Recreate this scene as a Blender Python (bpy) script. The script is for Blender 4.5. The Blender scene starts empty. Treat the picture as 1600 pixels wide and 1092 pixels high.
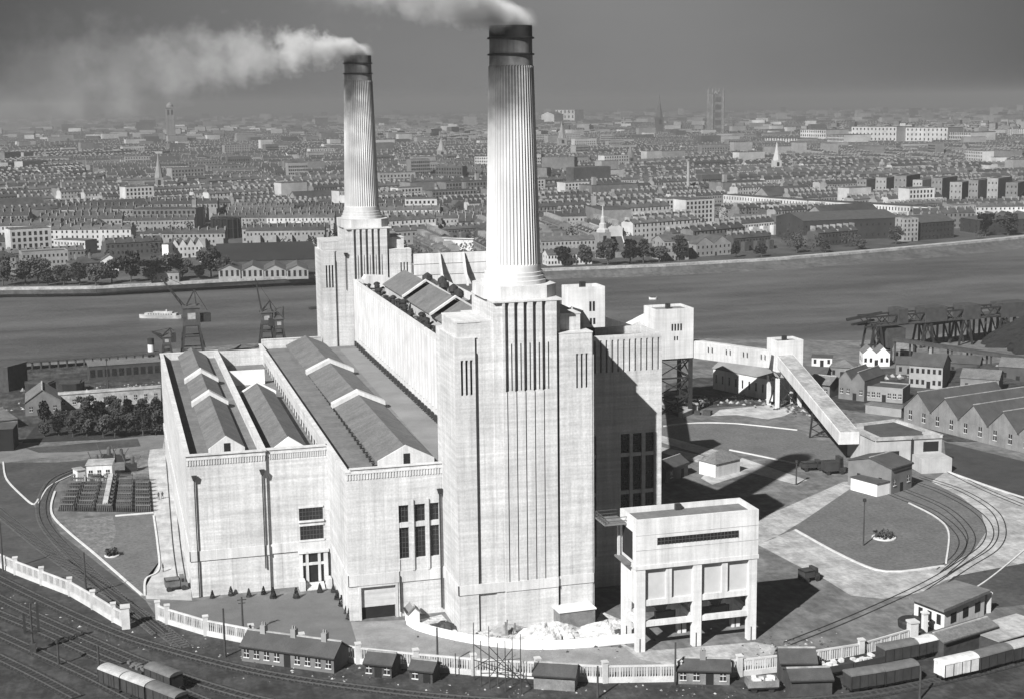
import bpy, math, random
from mathutils import Vector, Matrix
R = random.Random(7)
sc = bpy.context.scene
PI = math.pi

# ---------------------------------------------------------------- camera
F_PX, YAW, PITCH, ROLL = 2311.9, 0.267, 0.166, -0.012
CAM = Vector((-68.54, -237.72, 90.48))
_r = Vector((math.cos(YAW), -math.sin(YAW), 0))
_f = Vector((math.sin(YAW)*math.cos(PITCH), math.cos(YAW)*math.cos(PITCH), -math.sin(PITCH)))
_u = _r.cross(_f)
CR = math.cos(ROLL)*_r + math.sin(ROLL)*_u
CU = -math.sin(ROLL)*_r + math.cos(ROLL)*_u
CF = _f
cam = bpy.data.objects.new('camera', bpy.data.cameras.new('camera'))
sc.collection.objects.link(cam)
cam.data.sensor_width = 36; cam.data.lens = F_PX/1600*36
cam.data.clip_start = 1; cam.data.clip_end = 40000
m = Matrix((CR, CU, -CF)).transposed().to_4x4(); m.translation = CAM
cam.matrix_world = m
sc.camera = cam

# ---------------------------------------------------------------- world, sun, exposure
SUN = Vector((-0.85, -0.77, 0.88)).normalized()
w = bpy.data.worlds.new('World'); sc.world = w; w.use_nodes = True
nt = w.node_tree; nt.nodes.clear()
def N(t, typ, **kw):
    n = t.nodes.new(typ)
    for k, v in kw.items(): setattr(n, k, v)
    return n
sky = N(nt, 'ShaderNodeTexSky', sky_type='NISHITA', sun_disc=False)
sky.sun_elevation = math.asin(SUN.z); sky.sun_rotation = math.atan2(SUN.x, SUN.y)
sky.air_density = 1.0; sky.dust_density = 2.0; sky.ozone_density = 1.0
sep = N(nt, 'ShaderNodeSeparateColor'); nt.links.new(sky.outputs[0], sep.inputs[0])
SKY_POW, SKY_MUL = 0.05, 1.32
pw = N(nt, 'ShaderNodeMath', operation='POWER'); nt.links.new(sep.outputs[0], pw.inputs[0]); pw.inputs[1].default_value = SKY_POW
# smoky air: broad soft darker patches; vignette painted in, darker off the view axis
tc = N(nt, 'ShaderNodeTexCoord')
nz = N(nt, 'ShaderNodeTexNoise'); nz.inputs['Scale'].default_value = 2.2; nz.inputs['Detail'].default_value = 4
mpn = N(nt, 'ShaderNodeMapping'); mpn.inputs['Scale'].default_value = (1, 1, 2.5)
nt.links.new(tc.outputs['Generated'], mpn.inputs[0]); nt.links.new(mpn.outputs[0], nz.inputs['Vector'])
dp = N(nt, 'ShaderNodeVectorMath', operation='DOT_PRODUCT'); nt.links.new(tc.outputs['Generated'], dp.inputs[0])
dd = Vector((math.sin(YAW+0.015), math.cos(YAW+0.015), 0)); dp.inputs[1].default_value = dd
mr = N(nt, 'ShaderNodeMapRange'); nt.links.new(dp.outputs['Value'], mr.inputs[0])
mr.inputs[1].default_value = 0.93; mr.inputs[2].default_value = 1.0; mr.inputs[3].default_value = 0.35; mr.inputs[4].default_value = 1.0
mr2 = N(nt, 'ShaderNodeMapRange'); nt.links.new(nz.outputs['Fac'], mr2.inputs[0])
mr2.inputs[1].default_value = 0.3; mr2.inputs[2].default_value = 0.7; mr2.inputs[3].default_value = 0.82; mr2.inputs[4].default_value = 1.15
m1 = N(nt, 'ShaderNodeMath', operation='MULTIPLY'); nt.links.new(pw.outputs[0], m1.inputs[0]); nt.links.new(mr.outputs[0], m1.inputs[1])
m2 = N(nt, 'ShaderNodeMath', operation='MULTIPLY'); nt.links.new(m1.outputs[0], m2.inputs[0]); nt.links.new(mr2.outputs[0], m2.inputs[1])
m3 = N(nt, 'ShaderNodeMath', operation='MULTIPLY'); nt.links.new(m2.outputs[0], m3.inputs[0]); m3.inputs[1].default_value = SKY_MUL
bg = N(nt, 'ShaderNodeBackground'); bg.inputs[1].default_value = 0.08
nt.links.new(m3.outputs[0], bg.inputs[0])
wo = N(nt, 'ShaderNodeOutputWorld'); nt.links.new(bg.outputs[0], wo.inputs[0])
sl = bpy.data.lights.new('sun', 'SUN'); sl.energy = 5.0; sl.angle = math.radians(0.5); sl.color = (1, 0.995, 0.985)
so = bpy.data.objects.new('sun', sl); sc.collection.objects.link(so)
so.rotation_euler = SUN.to_track_quat('Z', 'Y').to_euler(); so.location = (0, 0, 300)
vs = sc.view_settings; vs.view_transform = 'Standard'; vs.look = 'None'; vs.gamma = 1; vs.exposure = 1.0
sc.cycles.volume_step_rate = 1.0; sc.cycles.volume_bounces = 1; sc.cycles.max_bounces = 6
sc.cycles.diffuse_bounces = 3

# ---------------------------------------------------------------- helpers
def G(px, py, z=0.0):
    D = CF + (px-800)/F_PX*CR - (py-546)/F_PX*CU
    t = (z-CAM.z)/D.z
    p = CAM + t*D
    return Vector((p.x, p.y, z))
def PX(P):
    q = Vector(P)-CAM; z = q.dot(CF)
    return 800+F_PX*q.dot(CR)/z, 546-F_PX*q.dot(CU)/z
def HT(P, py):
    """height at which the upright line through ground point P passes picture row py"""
    a, b = P.z-5, P.z+300
    for _ in range(40):
        c = (a+b)/2
        if PX((P.x, P.y, c))[1] > py: a = c
        else: b = c
    return c-P.z

MATS = {}
def mat(name, g, var=0.12, scale=0.25, rough=0.9, streak=0.0, fine=0.0, finesc=6.0, bump=0.0, course=0.0, spec=0.3, soot=None, wear=0.0, seam=0.0):
    """grey (black-and-white) procedural surface: broad patches, vertical streaks, fine grain, courses"""
    if name in MATS: return MATS[name]
    M = bpy.data.materials.new(name); M.use_nodes = True; t = M.node_tree
    b = t.nodes['Principled BSDF']; b.inputs['Roughness'].default_value = rough
    b.inputs['Specular IOR Level'].default_value = spec
    co = N(t, 'ShaderNodeTexCoord').outputs['Object']
    geo = N(t, 'ShaderNodeNewGeometry').outputs['Position']
    cur = None
    def noise(vec, s, det, sx=(1, 1, 1)):
        mp = N(t, 'ShaderNodeMapping'); mp.inputs['Scale'].default_value = sx; t.links.new(vec, mp.inputs[0])
        n = N(t, 'ShaderNodeTexNoise'); n.inputs['Scale'].default_value = s; n.inputs['Detail'].default_value = det
        n.inputs['Roughness'].default_value = 0.65
        t.links.new(mp.outputs[0], n.inputs['Vector']); return n.outputs['Fac']
    def rng(fac, lo, hi, a=0.3, z=0.7):
        r = N(t, 'ShaderNodeMapRange'); t.links.new(fac, r.inputs[0])
        r.inputs[1].default_value = a; r.inputs[2].default_value = z; r.inputs[3].default_value = lo; r.inputs[4].default_value = hi
        return r.outputs[0]
    def mul(a, c):
        if a is None: return c
        n = N(t, 'ShaderNodeMath', operation='MULTIPLY'); t.links.new(a, n.inputs[0])
        if isinstance(c, float): n.inputs[1].default_value = c
        else: t.links.new(c, n.inputs[1])
        return n.outputs[0]
    cur = rng(noise(geo, scale, 5), g*(1-var), g*(1+var))
    if streak: cur = mul(cur, rng(noise(geo, 0.9, 4, (1, 1, 0.06)), 1-streak, 1+streak*0.5))
    if course: cur = mul(cur, rng(noise(geo, 1.0, 3, (0.08, 0.08, 1.6)), 1-course, 1+course*0.5))
    if wear: cur = mul(cur, rng(noise(geo, 0.22, 9), 1-wear, 1+wear*.7, .42, .58)); cur = mul(cur, rng(noise(geo, 0.9, 5, (1, .18, 1)), 1-wear*.6, 1+wear*.4, .4, .6))
    if streak >= .2: cur = mul(cur, rng(noise(geo, 1.7, 3, (1, 1, .022)), 1.0, .76, .57, .74)); cur = mul(cur, rng(noise(geo, .1, 4), .92, 1.03, .35, .55))
    if seam: cur = mul(cur, rng(noise(geo, 1.0, 2, (.03, .9, .03)), 1-seam, 1+seam*.6, .4, .6))
    if fine:
        fn = noise(geo, finesc, 3); cur = mul(cur, rng(fn, 1-fine, 1+fine))
    if soot:  # soot plus painted smoke shade, darkening upward between two heights
        z0, z1, lo = soot
        sx = N(t, 'ShaderNodeSeparateXYZ'); t.links.new(geo, sx.inputs[0])
        jit = rng(noise(geo, 0.35, 3), -2.5, 2.5)
        ad = N(t, 'ShaderNodeMath', operation='ADD'); t.links.new(sx.outputs[2], ad.inputs[0]); t.links.new(jit, ad.inputs[1])
        cur = mul(cur, rng(ad.outputs[0], 1.0, lo, z0, z1))
    t.links.new(cur, b.inputs['Base Color'])
    if bump:
        bp = N(t, 'ShaderNodeBump'); bp.inputs['Strength'].default_value = bump; bp.inputs['Distance'].default_value = 0.3
        t.links.new(noise(geo, finesc, 4), bp.inputs['Height']); t.links.new(bp.outputs[0], b.inputs['Normal'])
    MATS[name] = M; return M

BRICK = mat('pale_brick', 0.475, 0.09, 0.07, streak=0.2, fine=0.13, finesc=2.6, course=0.2)
BRICK2 = mat('lower_brick', 0.37, 0.12, 0.08, streak=0.1, fine=0.12, finesc=2.2, course=0.12)
STONE = mat('pale_stone', 0.48, 0.12, 0.3, streak=0.2, fine=0.1)
CONC = mat('white_concrete', 0.53, 0.12, 0.12, streak=0.2, fine=0.08, course=0.08)
CHIM = mat('chimney_concrete', 0.5, 0.08, 0.1, streak=0.14, fine=0.05, soot=(86, 101, 0.17))  # real soot at the top; its lower fade paints in the plume's shade
CHTOP = mat('chimney_soot', 0.035, 0.4, 0.5, streak=0.3)
ROOF = mat('grey_asphalt_roof', 0.13, 0.15, 0.12, wear=.1, seam=.07, fine=0.15, finesc=1.5)
ROOFL = mat('pale_gravel_roof', 0.165, 0.2, 0.12, fine=0.12)
SLATE = mat('dark_slate', 0.055, 0.25, 0.3, streak=0.1, fine=0.2)
SLATE2 = mat('grey_slate', 0.12, seam=.08, var=0.2, scale=0.25, streak=.15, fine=0.25, finesc=2.5)
GLASS = mat('dark_glass', 0.015, 0.3, 0.5, rough=0.25, spec=0.5)
DARK = mat('dark_opening', 0.01, 0.3, 0.5)
IRON = mat('dark_iron', 0.022, 0.3, 0.8, rough=0.6)
STEEL = mat('grey_steel', 0.06, 0.2, 0.6, rough=0.6)
GROUND = mat('asphalt_yard', 0.115, 0.25, wear=.22, scale=0.045, fine=0.25, finesc=0.5)
YARD = mat('railway_yard', 0.036, 0.35, wear=.35, scale=0.12, fine=0.35, finesc=1.0)
GRASS = mat('lawn_grass', 0.098, 0.12, wear=.07, scale=0.08, fine=0.3, finesc=1.4)
GRASSD = mat('rough_grass', 0.045, 0.35, 0.1, fine=0.3, finesc=0.9)
ROAD = mat('concrete_road', 0.29, 0.22, wear=.2, scale=0.1, fine=0.2, finesc=1.0)
ROADP = mat('pale_road', 0.34, 0.15, wear=.18, scale=0.15, fine=0.1)
KERB = mat('pale_kerb', 0.45, 0.15, 0.5)
CHALK = mat('chalk_spoil', 0.40, 0.3, 0.35, fine=0.35, finesc=1.3, bump=0.6)
WHITEW = mat('white_wash', 0.6, 0.1, 0.4)
WOOD = mat('dark_timber', 0.04, 0.35, 0.6, fine=0.2)
WOODL = mat('weathered_timber', 0.15, 0.35, 0.6, fine=0.2)
FAREARTH = mat('far_ground', 0.05, 0.5, 0.012, fine=0.35, finesc=0.06)
SHORE = mat('foreshore_mud', 0.075, 0.4, 0.05, fine=0.25, finesc=0.4)
LEAF = mat('tree_foliage', 0.03, 0.35, 0.5, fine=0.4, finesc=1.5, rough=0.8)
LEAFL = mat('light_foliage', 0.05, 0.35, 0.3, fine=0.4, finesc=1.5, rough=0.8)
BARK = mat('bark', 0.05, 0.3, 1.0)
FENCEW = mat('fence_render', 0.42, 0.2, 0.3, fine=0.12)
CITY = [mat('city_brick_dark', 0.06, 0.4, 0.02, fine=0.2, finesc=0.3), mat('city_brick', 0.13, 0.35, 0.02, fine=0.2, finesc=0.3),
        mat('city_stock_brick', 0.21, 0.3, 0.02, fine=0.15, finesc=0.3), mat('city_stucco', 0.38, 0.35, 0.02, fine=0.1, finesc=0.3)]
CROOF = mat('city_roof', 0.04, 0.5, 0.015, fine=0.3, finesc=0.2)
CROOF2 = mat('city_roof_grey', 0.07, 0.3, 0.015, fine=0.3, finesc=0.2)
CHPOT = mat('city_chimney', 0.19, 0.6, 0.05)

class MB:
    def __init__(s, T=None): s.v = []; s.f = []; s.mi = []; s.m = 0; s.T = T
    def pt(s, p):
        p = Vector(p)
        if s.T is not None: p = s.T @ p
        s.v.append((p.x, p.y, p.z)); return len(s.v)-1
    def face(s, pts):
        s.f.append([s.pt(p) for p in pts]); s.mi.append(s.m)
    def box(s, x0, x1, y0, y1, z0, z1):
        i = [s.pt(p) for p in ((x0,y0,z0),(x1,y0,z0),(x1,y1,z0),(x0,y1,z0),(x0,y0,z1),(x1,y0,z1),(x1,y1,z1),(x0,y1,z1))]
        for q in ((0,3,2,1),(4,5,6,7),(0,1,5,4),(1,2,6,5),(2,3,7,6),(3,0,4,7)):
            s.f.append([i[k] for k in q]); s.mi.append(s.m)
        return s
    def prism(s, poly, z0, z1):
        n = len(poly)
        a = [s.pt((p[0], p[1], z0)) for p in poly]; b = [s.pt((p[0], p[1], z1)) for p in poly]
        s.f.append(a[::-1]); s.f.append(b); s.mi += [s.m]*2
        for k in range(n):
            s.f.append([a[k], a[(k+1) % n], b[(k+1) % n], b[k]]); s.mi.append(s.m)
        return s
    def extr(s, prof, p0, p1, axis='y'):
        """profile in (u,z) swept along axis between p0 and p1"""
        def P(u, z, t): return (u, t, z) if axis == 'y' else (t, u, z)
        n = len(prof)
        a = [s.pt(P(u, z, p0)) for u, z in prof]; b = [s.pt(P(u, z, p1)) for u, z in prof]
        s.f.append(a); s.f.append(b[::-1]); s.mi += [s.m]*2
        for k in range(n):
            s.f.append([a[k], b[k], b[(k+1) % n], a[(k+1) % n]]); s.mi.append(s.m)
        return s
    def gable(s, x0, x1, y0, y1, z, h, axis='y', oh=0.25, th=0.25):
        if axis == 'y':
            c = (x0+x1)/2; k = h/(c-x0)
            s.extr([(x0-oh, z-oh*k), (c, z+h), (x1+oh, z-oh*k), (x1+oh, z-oh*k+th), (c, z+h+th), (x0-oh, z-oh*k+th)], y0-oh, y1+oh, 'y')
        else:
            c = (y0+y1)/2; k = h/(c-y0)
            s.extr([(y0-oh, z-oh*k), (c, z+h), (y1+oh, z-oh*k), (y1+oh, z-oh*k+th), (c, z+h+th), (y0-oh, z-oh*k+th)], x0-oh, x1+oh, 'x')
        return s
    def gwall(s, x0, x1, y0, y1, z0, z, h, axis='y'):
        if axis == 'y': s.extr([(x0, z0), (x1, z0), (x1, z), ((x0+x1)/2, z+h), (x0, z)], y0, y1, 'y')
        else: s.extr([(y0, z0), (y1, z0), (y1, z), ((y0+y1)/2, z+h), (y0, z)], x0, x1, 'x')
        return s
    def lathe(s, cx, cy, prof, n=24, flute=None):
        rows = []
        for r, z in prof:
            row = []
            for k in range(n):
                a = 2*PI*k/n; rr = r
                if flute and flute[1] <= z <= flute[2]:
                    rr = r - flute[3]*abs(math.sin(a*flute[0]/2))
                row.append(s.pt((cx+rr*math.cos(a), cy+rr*math.sin(a), z)))
            rows.append(row)
        for a, b in zip(rows, rows[1:]):
            for k in range(n):
                s.f.append([a[k], a[(k+1) % n], b[(k+1) % n], b[k]]); s.mi.append(s.m)
        s.f.append(rows[0][::-1]); s.f.append(rows[-1]); s.mi += [s.m]*2
        return s
    def bar(s, p, q, w, h=None, n=4):
        p, q = Vector(p), Vector(q); h = h or w
        d = (q-p).normalized(); up = Vector((0, 0, 1)) if abs(d.z) < 0.95 else Vector((1, 0, 0))
        a = d.cross(up).normalized(); b = a.cross(d)
        if n == 4: cs = [(-.5, -.5), (.5, -.5), (.5, .5), (-.5, .5)]
        else: cs = [(.5*math.cos(2*PI*k/n), .5*math.sin(2*PI*k/n)) for k in range(n)]
        A = [s.pt(p+a*w*x+b*h*y) for x, y in cs]; B = [s.pt(q+a*w*x+b*h*y) for x, y in cs]
        s.f.append(A); s.f.append(B[::-1]); s.mi += [s.m]*2
        for k in range(n): s.f.append([A[k], B[k], B[(k+1) % n], A[(k+1) % n]]); s.mi.append(s.m)
        return s
    def build(s, name, mats, parent=None, world=True, smooth=False, label=None):
        me = bpy.data.meshes.new(name)
        off = Vector((0, 0, 0))
        if parent is not None and world:
            r = parent
            while r.parent: r = r.parent
            off = Vector(r.location)
        me.from_pydata([(a-off.x, b-off.y, c-off.z) for a, b, c in s.v], [], s.f)
        mats = mats if isinstance(mats, list) else [mats]
        for q in mats: me.materials.append(q)
        if len(mats) > 1:
            me.polygons.foreach_set('material_index', s.mi)
        if smooth: me.polygons.foreach_set('use_smooth', [True]*len(me.polygons))
        import bmesh
        if len(s.f) < 60000:
            bm = bmesh.new(); bm.from_mesh(me); bmesh.ops.recalc_face_normals(bm, faces=bm.faces); bm.to_mesh(me); bm.free()
        o = bpy.data.objects.new(name, me); sc.collection.objects.link(o)
        if parent is not None: o.parent = parent
        if label: o['label'] = label
        return o
def tag(o, label, cat, group=None):
    o['label'] = label; o['category'] = cat
    if group: o['group'] = group
    return o
def struct(o, kind='structure'): o['kind'] = kind; return o
def thing(name, label, cat, loc, rz=0.0, group=None):
    o = bpy.data.objects.new(name, None); sc.collection.objects.link(o)
    o.location = loc; o.rotation_euler = (0, 0, rz); o.empty_display_size = 0.5
    return tag(o, label, cat, group)
def copy_tree(o, loc=None, rz=None, label=None, parent=None, group=None):
    c = o.copy(); sc.collection.objects.link(c)
    if parent is not None: c.parent = parent
    if loc is not None: c.location = loc
    if rz is not None: c.rotation_euler = (0, 0, rz)
    if label: c['label'] = label
    if group: c['group'] = group
    for ch in [x for x in sc.objects if x.parent == o]: copy_tree(ch, parent=c)
    return c
def smooth_path(pts, k=6):
    out = []
    P = [pts[0]]+list(pts)+[pts[-1]]
    for i in range(1, len(P)-2):
        for j in range(k):
            t = j/k; a, b, c, d = P[i-1], P[i], P[i+1], P[i+2]
            out.append(0.5*((2*b)+(c-a)*t+(2*a-5*b+4*c-d)*t*t+(3*b-a-3*c+d)*t**3))
    out.append(P[-2]); return out
def ribbon(mb, path, w, z0, z1, off=0.0):
    L = []; n = len(path)
    for i, p in enumerate(path):
        d = (path[min(i+1, n-1)]-path[max(i-1, 0)]); d.z = 0; d.normalize()
        s = Vector((d.y, -d.x, 0)); q = p+s*off
        L.append((q-s*w/2, q+s*w/2))
    for (a, b), (c, d) in zip(L, L[1:]):
        ia = [mb.pt((v.x, v.y, z)) for z in (z0, z1) for v in (a, b, d, c)]
        for q in ((4,5,6,7),(0,4,7,3),(1,2,6,5),(0,1,5,4),(3,7,6,2)):
            mb.f.append([ia[k] for k in q]); mb.mi.append(mb.m)
# ---------------------------------------------------------------- ground and water
def sheet(name, pts, z, material, px=True, hole=None):
    mb = MB()
    P = [G(x, y, 0) for x, y in pts] if px else [Vector((x, y, 0)) for x, y in pts]
    mb.f.append([mb.pt((p.x, p.y, z)) for p in P]); mb.mi.append(0)
    import mathutils
    o = mb.build(name, material)
    me = o.data
    if len(P) > 4:
        import bmesh
        bm = bmesh.new(); bm.from_mesh(me); bmesh.ops.triangulate(bm, faces=bm.faces, ngon_method='EAR_CLIP')
        for f in bm.faces:
            if f.normal.z < 0: f.normal_flip()
        bm.to_mesh(me); bm.free()
    elif me.polygons[0].normal.z < 0: me.flip_normals()
    return struct(o)
WZ = -4.0
near_bank = [(-2500, 250), (-700, 305), (-107.6, 311.4), (-51.9, 313.2), (-48, 326), (12, 333), (60, 318), (149, 283), (202, 259), (232, 258), (262, 275), (420, 330), (1200, 480), (3000, 700)]
far_edge = [G(x, y, WZ) for x, y in ((0, 465), (150, 462), (300, 452), (490, 443), (680, 441), (860, 437), (1040, 432), (1220, 423), (1400, 410), (1590, 391))]
far_edge = [Vector((-2500, 440, WZ)), Vector((-700, 500, WZ))]+far_edge+[Vector((900, 690, WZ)), Vector((3000, 1000, WZ))]
far_top = [G(x, y, 0) for x, y in ((0, 454), (150, 452), (300, 444), (490, 434), (680, 430), (860, 424), (1040, 417), (1220, 407), (1400, 392), (1590, 374))]
far_top = [Vector((-2500, 460, 0)), Vector((-700, 520, 0))]+far_top+[Vector((900, 740, 0)), Vector((3000, 1060, 0))]
sheet('ground', [(x, y) for x, y in near_bank]+[(3000, -1500), (-2500, -1500)], 0.0, GROUND, px=False)
mb = MB()
for (a, b), (c, d) in zip(near_bank, near_bank[1:]): mb.face([(a, b, -6), (c, d, -6), (c, d, 0), (a, b, 0)])
struct(mb.build('quay_wall', ROAD))
tag(bpy.data.objects['quay_wall'], 'grey quay wall along the near bank of the river', 'quay')
mb = MB()
mb.f.append([mb.pt((p.x, p.y, 0)) for p in far_top]+[mb.pt((14000, 3500, 0)), mb.pt((9000, 14000, 0)), mb.pt((-6000, 14000, 0)), mb.pt((-9000, 1500, 0))]); mb.mi.append(0)
o = mb.build('far_ground', FAREARTH)
import bmesh
bm = bmesh.new(); bm.from_mesh(o.data); bmesh.ops.triangulate(bm, faces=bm.faces, ngon_method='EAR_CLIP')
for f in bm.faces:
    if f.normal.z < 0: f.normal_flip()
bm.to_mesh(o.data); bm.free(); struct(o)
mb = MB()
for a, b, c, d in zip(far_edge, far_edge[1:], far_top[1:], far_top):
    e0, e1 = d+(a-d)*0.12, c+(b-c)*0.12
    mb.face([(a.x, a.y, WZ-0.5), (b.x, b.y, WZ-0.5), (e1.x, e1.y, -2.2), (e0.x, e0.y, -2.2)])
    mb.face([(e0.x, e0.y, -2.2), (e1.x, e1.y, -2.2), (c.x, c.y, 0), (d.x, d.y, 0)])
struct(mb.build('foreshore', SHORE))
mb = MB(); path = [Vector((p.x, p.y, 0)) for p in far_top]
ribbon(mb, path, 1.0, 0.0, 1.3, off=-0.6)
tag(mb.build('embankment_wall', ROAD), 'pale stone embankment wall along the far river bank', 'wall')
mb = MB(); ribbon(mb, path, 11, 0.0, 0.05, off=-9); struct(mb.build('embankment_road', ROAD))
# water
WM = bpy.data.materials.new('river_water'); WM.use_nodes = True; t = WM.node_tree; b = t.nodes['Principled BSDF']
b.inputs['Base Color'].default_value = (0.03, 0.03, 0.03, 1); b.inputs['Roughness'].default_value = 0.42; b.inputs['IOR'].default_value = 1.33
tcw = N(t, 'ShaderNodeNewGeometry').outputs['Position']
n1 = N(t, 'ShaderNodeTexNoise'); n1.inputs['Scale'].default_value = 0.22; n1.inputs['Detail'].default_value = 8; n1.inputs['Roughness'].default_value = 0.7
t.links.new(tcw, n1.inputs['Vector'])
bp = N(t, 'ShaderNodeBump'); bp.inputs['Strength'].default_value = 0.9; bp.inputs['Distance'].default_value = 0.9
t.links.new(n1.outputs['Fac'], bp.inputs['Height']); t.links.new(bp.outputs[0], b.inputs['Normal'])
n2 = N(t, 'ShaderNodeTexNoise'); n2.inputs['Scale'].default_value = 0.03; n2.inputs['Detail'].default_value = 9; n2.inputs['Roughness'].default_value = .7; mw = N(t, 'ShaderNodeMapping'); mw.inputs['Scale'].default_value = (.3, 1, 1); t.links.new(tcw, mw.inputs[0]); t.links.new(mw.outputs[0], n2.inputs['Vector'])
rr = N(t, 'ShaderNodeMapRange'); t.links.new(n2.outputs['Fac'], rr.inputs[0]); rr.inputs[1].default_value = .3; rr.inputs[2].default_value = .7
rr.inputs[1].default_value = .4; rr.inputs[2].default_value = .62; rr.inputs[3].default_value = 0.055; rr.inputs[4].default_value = 0.105; t.links.new(rr.outputs[0], b.inputs['Base Color'])
mb = MB(); mb.face([(-2600, 150, WZ), (3100, 150, WZ), (3100, 1300, WZ), (-2600, 1300, WZ)])
struct(mb.build('river', WM))

# paved and grassed areas (each a thin sheet lying on the one below)
Z = 0.02
fence_px = [(-90, 838), (0, 885), (66, 910), (110, 927), (178, 971), (197, 981), (247, 968), (322, 990), (420, 1010), (545, 1035), (690, 1050), (830, 1058), (950, 1065), (1070, 1062), (1160, 1054), (1260, 1045), (1350, 1030), (1440, 1003)]
sheet('railway_yard', fence_px+[(1500, 1000), (1700, 940), (1900, 1000), (1900, 1400), (-500, 1400), (-600, 838)], Z, YARD)
sheet('siding_ground', [(-90, 700), (0, 722), (40, 770), (60, 800), (90, 830), (160, 885), (228, 938), (247, 968), (197, 981), (178, 971), (110, 927), (66, 910), (0, 885), (-90, 838)], Z, mat('siding_cinders', 0.05, 0.35, 0.15, fine=0.25, finesc=1.0))
sheet('wing_road', [(256, 672), (236, 690), (231, 722), (240, 800), (250, 875), (226, 905), (228, 935), (300, 938), (296, 900), (272, 700), (266, 672)], 2*Z, ROADP)
sheet('lawn', [(176, 808), (242, 806), (248, 880), (223, 925), (150, 868), (120, 838), (100, 815)], 2*Z, GRASS)
sheet('rough_lawn', [(5, 722), (90, 722), (140, 718), (130, 735), (90, 752), (60, 785), (50, 788), (12, 752)], 2*Z, GRASSD)
sheet('upper_road', [(-60, 700), (20, 702), (45, 700), (235, 680), (258, 678), (254, 700), (200, 706), (60, 716), (0, 724), (-60, 730)], 3*Z, mat('worn_road', 0.13, 0.25, 0.2, fine=0.2))
sheet('upper_verge', [(40, 700), (215, 685), (220, 697), (120, 706), (60, 707)], 4*Z, GRASSD)
sheet('forecourt', [(228, 938), (300, 940), (330, 935), (520, 925), (548, 970), (640, 985), (700, 1010), (560, 1012), (400, 985), (250, 950)], 2*Z, mat('forecourt_gravel', 0.105, 0.2, 0.15, fine=0.18))
sheet('works_apron', [(548, 972), (640, 968), (690, 990), (760, 1005), (900, 1012), (1000, 1010), (1080, 1030), (1070, 1045), (950, 1050), (830, 1042), (700, 1030), (560, 1012)], 3*Z, mat('pale_gravel', 0.19, 0.3, 0.2, fine=0.25))
sheet('coal_tower_apron', [(960, 1000), (1000, 1018), (1180, 1003), (1215, 1010), (1200, 1040), (1080, 1046), (1000, 1030)], 4*Z, ROAD)
sheet('round_lawn', [(1243, 828), (1320, 870), (1385, 893), (1475, 884), (1520, 862), (1541, 830), (1533, 800), (1500, 775), (1455, 755), (1420, 752), (1365, 770), (1345, 752), (1255, 813)], 2*Z, GRASS)
sheet('curved_road', [(1183, 850), (1243, 826), (1320, 870), (1385, 893), (1475, 884), (1520, 862), (1541, 830), (1533, 800), (1500, 775), (1455, 752), (1480, 735), (1530, 750), (1640, 800), (1640, 880), (1480, 905), (1440, 925), (1380, 935), (1330, 930), (1290, 905), (1240, 880)], Z, ROAD)
sheet('cross_road', [(1195, 806), (1318, 752), (1345, 752), (1255, 813), (1210, 840), (1183, 850), (1183, 812)], Z, ROAD)
sheet('north_lawn', [(1030, 668), (1090, 662), (1150, 662), (1245, 673), (1322, 706), (1322, 724), (1255, 727), (1145, 704), (1037, 682)], 2*Z, GRASS)
sheet('hut_pad', [(1095, 747), (1113, 757), (1172, 738), (1240, 756), (1262, 750), (1160, 715), (1120, 722)], 3*Z, ROADP)
sheet('pale_strip', [(1030, 679), (1134, 707), (1118, 716), (1030, 690)], 3*Z, ROAD)
sheet('pale_strip', [(1030, 697), (1100, 712), (1090, 722), (1030, 706)], 3*Z, ROAD)
sheet('loading_pad', [(1125, 640), (1205, 632), (1245, 640), (1225, 650), (1200, 655), (1150, 648), (1110, 650)], 3*Z, ROADP)
sheet('station_yard', [(1480, 735), (1475, 690), (1640, 730), (1640, 795)], 2*Z, mat('tar_yard', 0.035, 0.3, 0.2, fine=0.3))
sheet('gate_yard', [(1490, 900), (1640, 872), (1640, 940), (1545, 950), (1440, 1000), (1425, 960)], 2*Z, GRASSD)
sheet('wharf', [(1040, 600), (1090, 590), (1700, 560), (1700, 690), (1480, 690), (1400, 650), (1240, 630), (1040, 640)], Z, mat('wharf_cinders', 0.04, 0.4, wear=.5, scale=0.08, fine=0.35))
sheet('dock_yard', [(-300, 650), (-300, 575), (0, 575), (250, 558), (256, 670), (30, 690)], Z, mat('dock_ground', 0.04, 0.5, wear=.5, scale=0.06, fine=0.3))
def kerb(pxs, w=0.35, h=0.25, k=6, material=KERB, name='kerb'):
    mb = MB(); ribbon(mb, smooth_path([G(x, y) for x, y in pxs], k), w, 0.0, h); o = mb.build(name, material); return struct(o)
kerb([(1037, 666), (1085, 661), (1150, 662), (1246, 672)], 0.4)
kerb([(1140, 703), (1190, 713), (1255, 727)], 0.5)
kerb([(1243, 828), (1320, 870), (1385, 893), (1475, 884)], 0.45, k=4)
kerb([(1420, 786), (1462, 808), (1482, 832), (1478, 880)], 0.35)
kerb([(1478, 736), (1560, 765), (1640, 790)], 0.6)
kerb([(5, 722), (10, 748), (35, 775), (52, 788), (60, 780)], 0.4)
kerb([(86, 768), (80, 790), (84, 808), (108, 832), (150, 867), (222, 930)], 0.45)
kerb([(60, 787), (75, 762), (100, 748), (130, 735)], 0.3)
kerb([(240, 806), (246, 850), (248, 890), (228, 905), (226, 930)], 0.4)
kerb([(180, 806), (240, 801)], 0.5)
kerb([(1490, 940), (1545, 905), (1600, 860)], 0.3)

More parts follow.
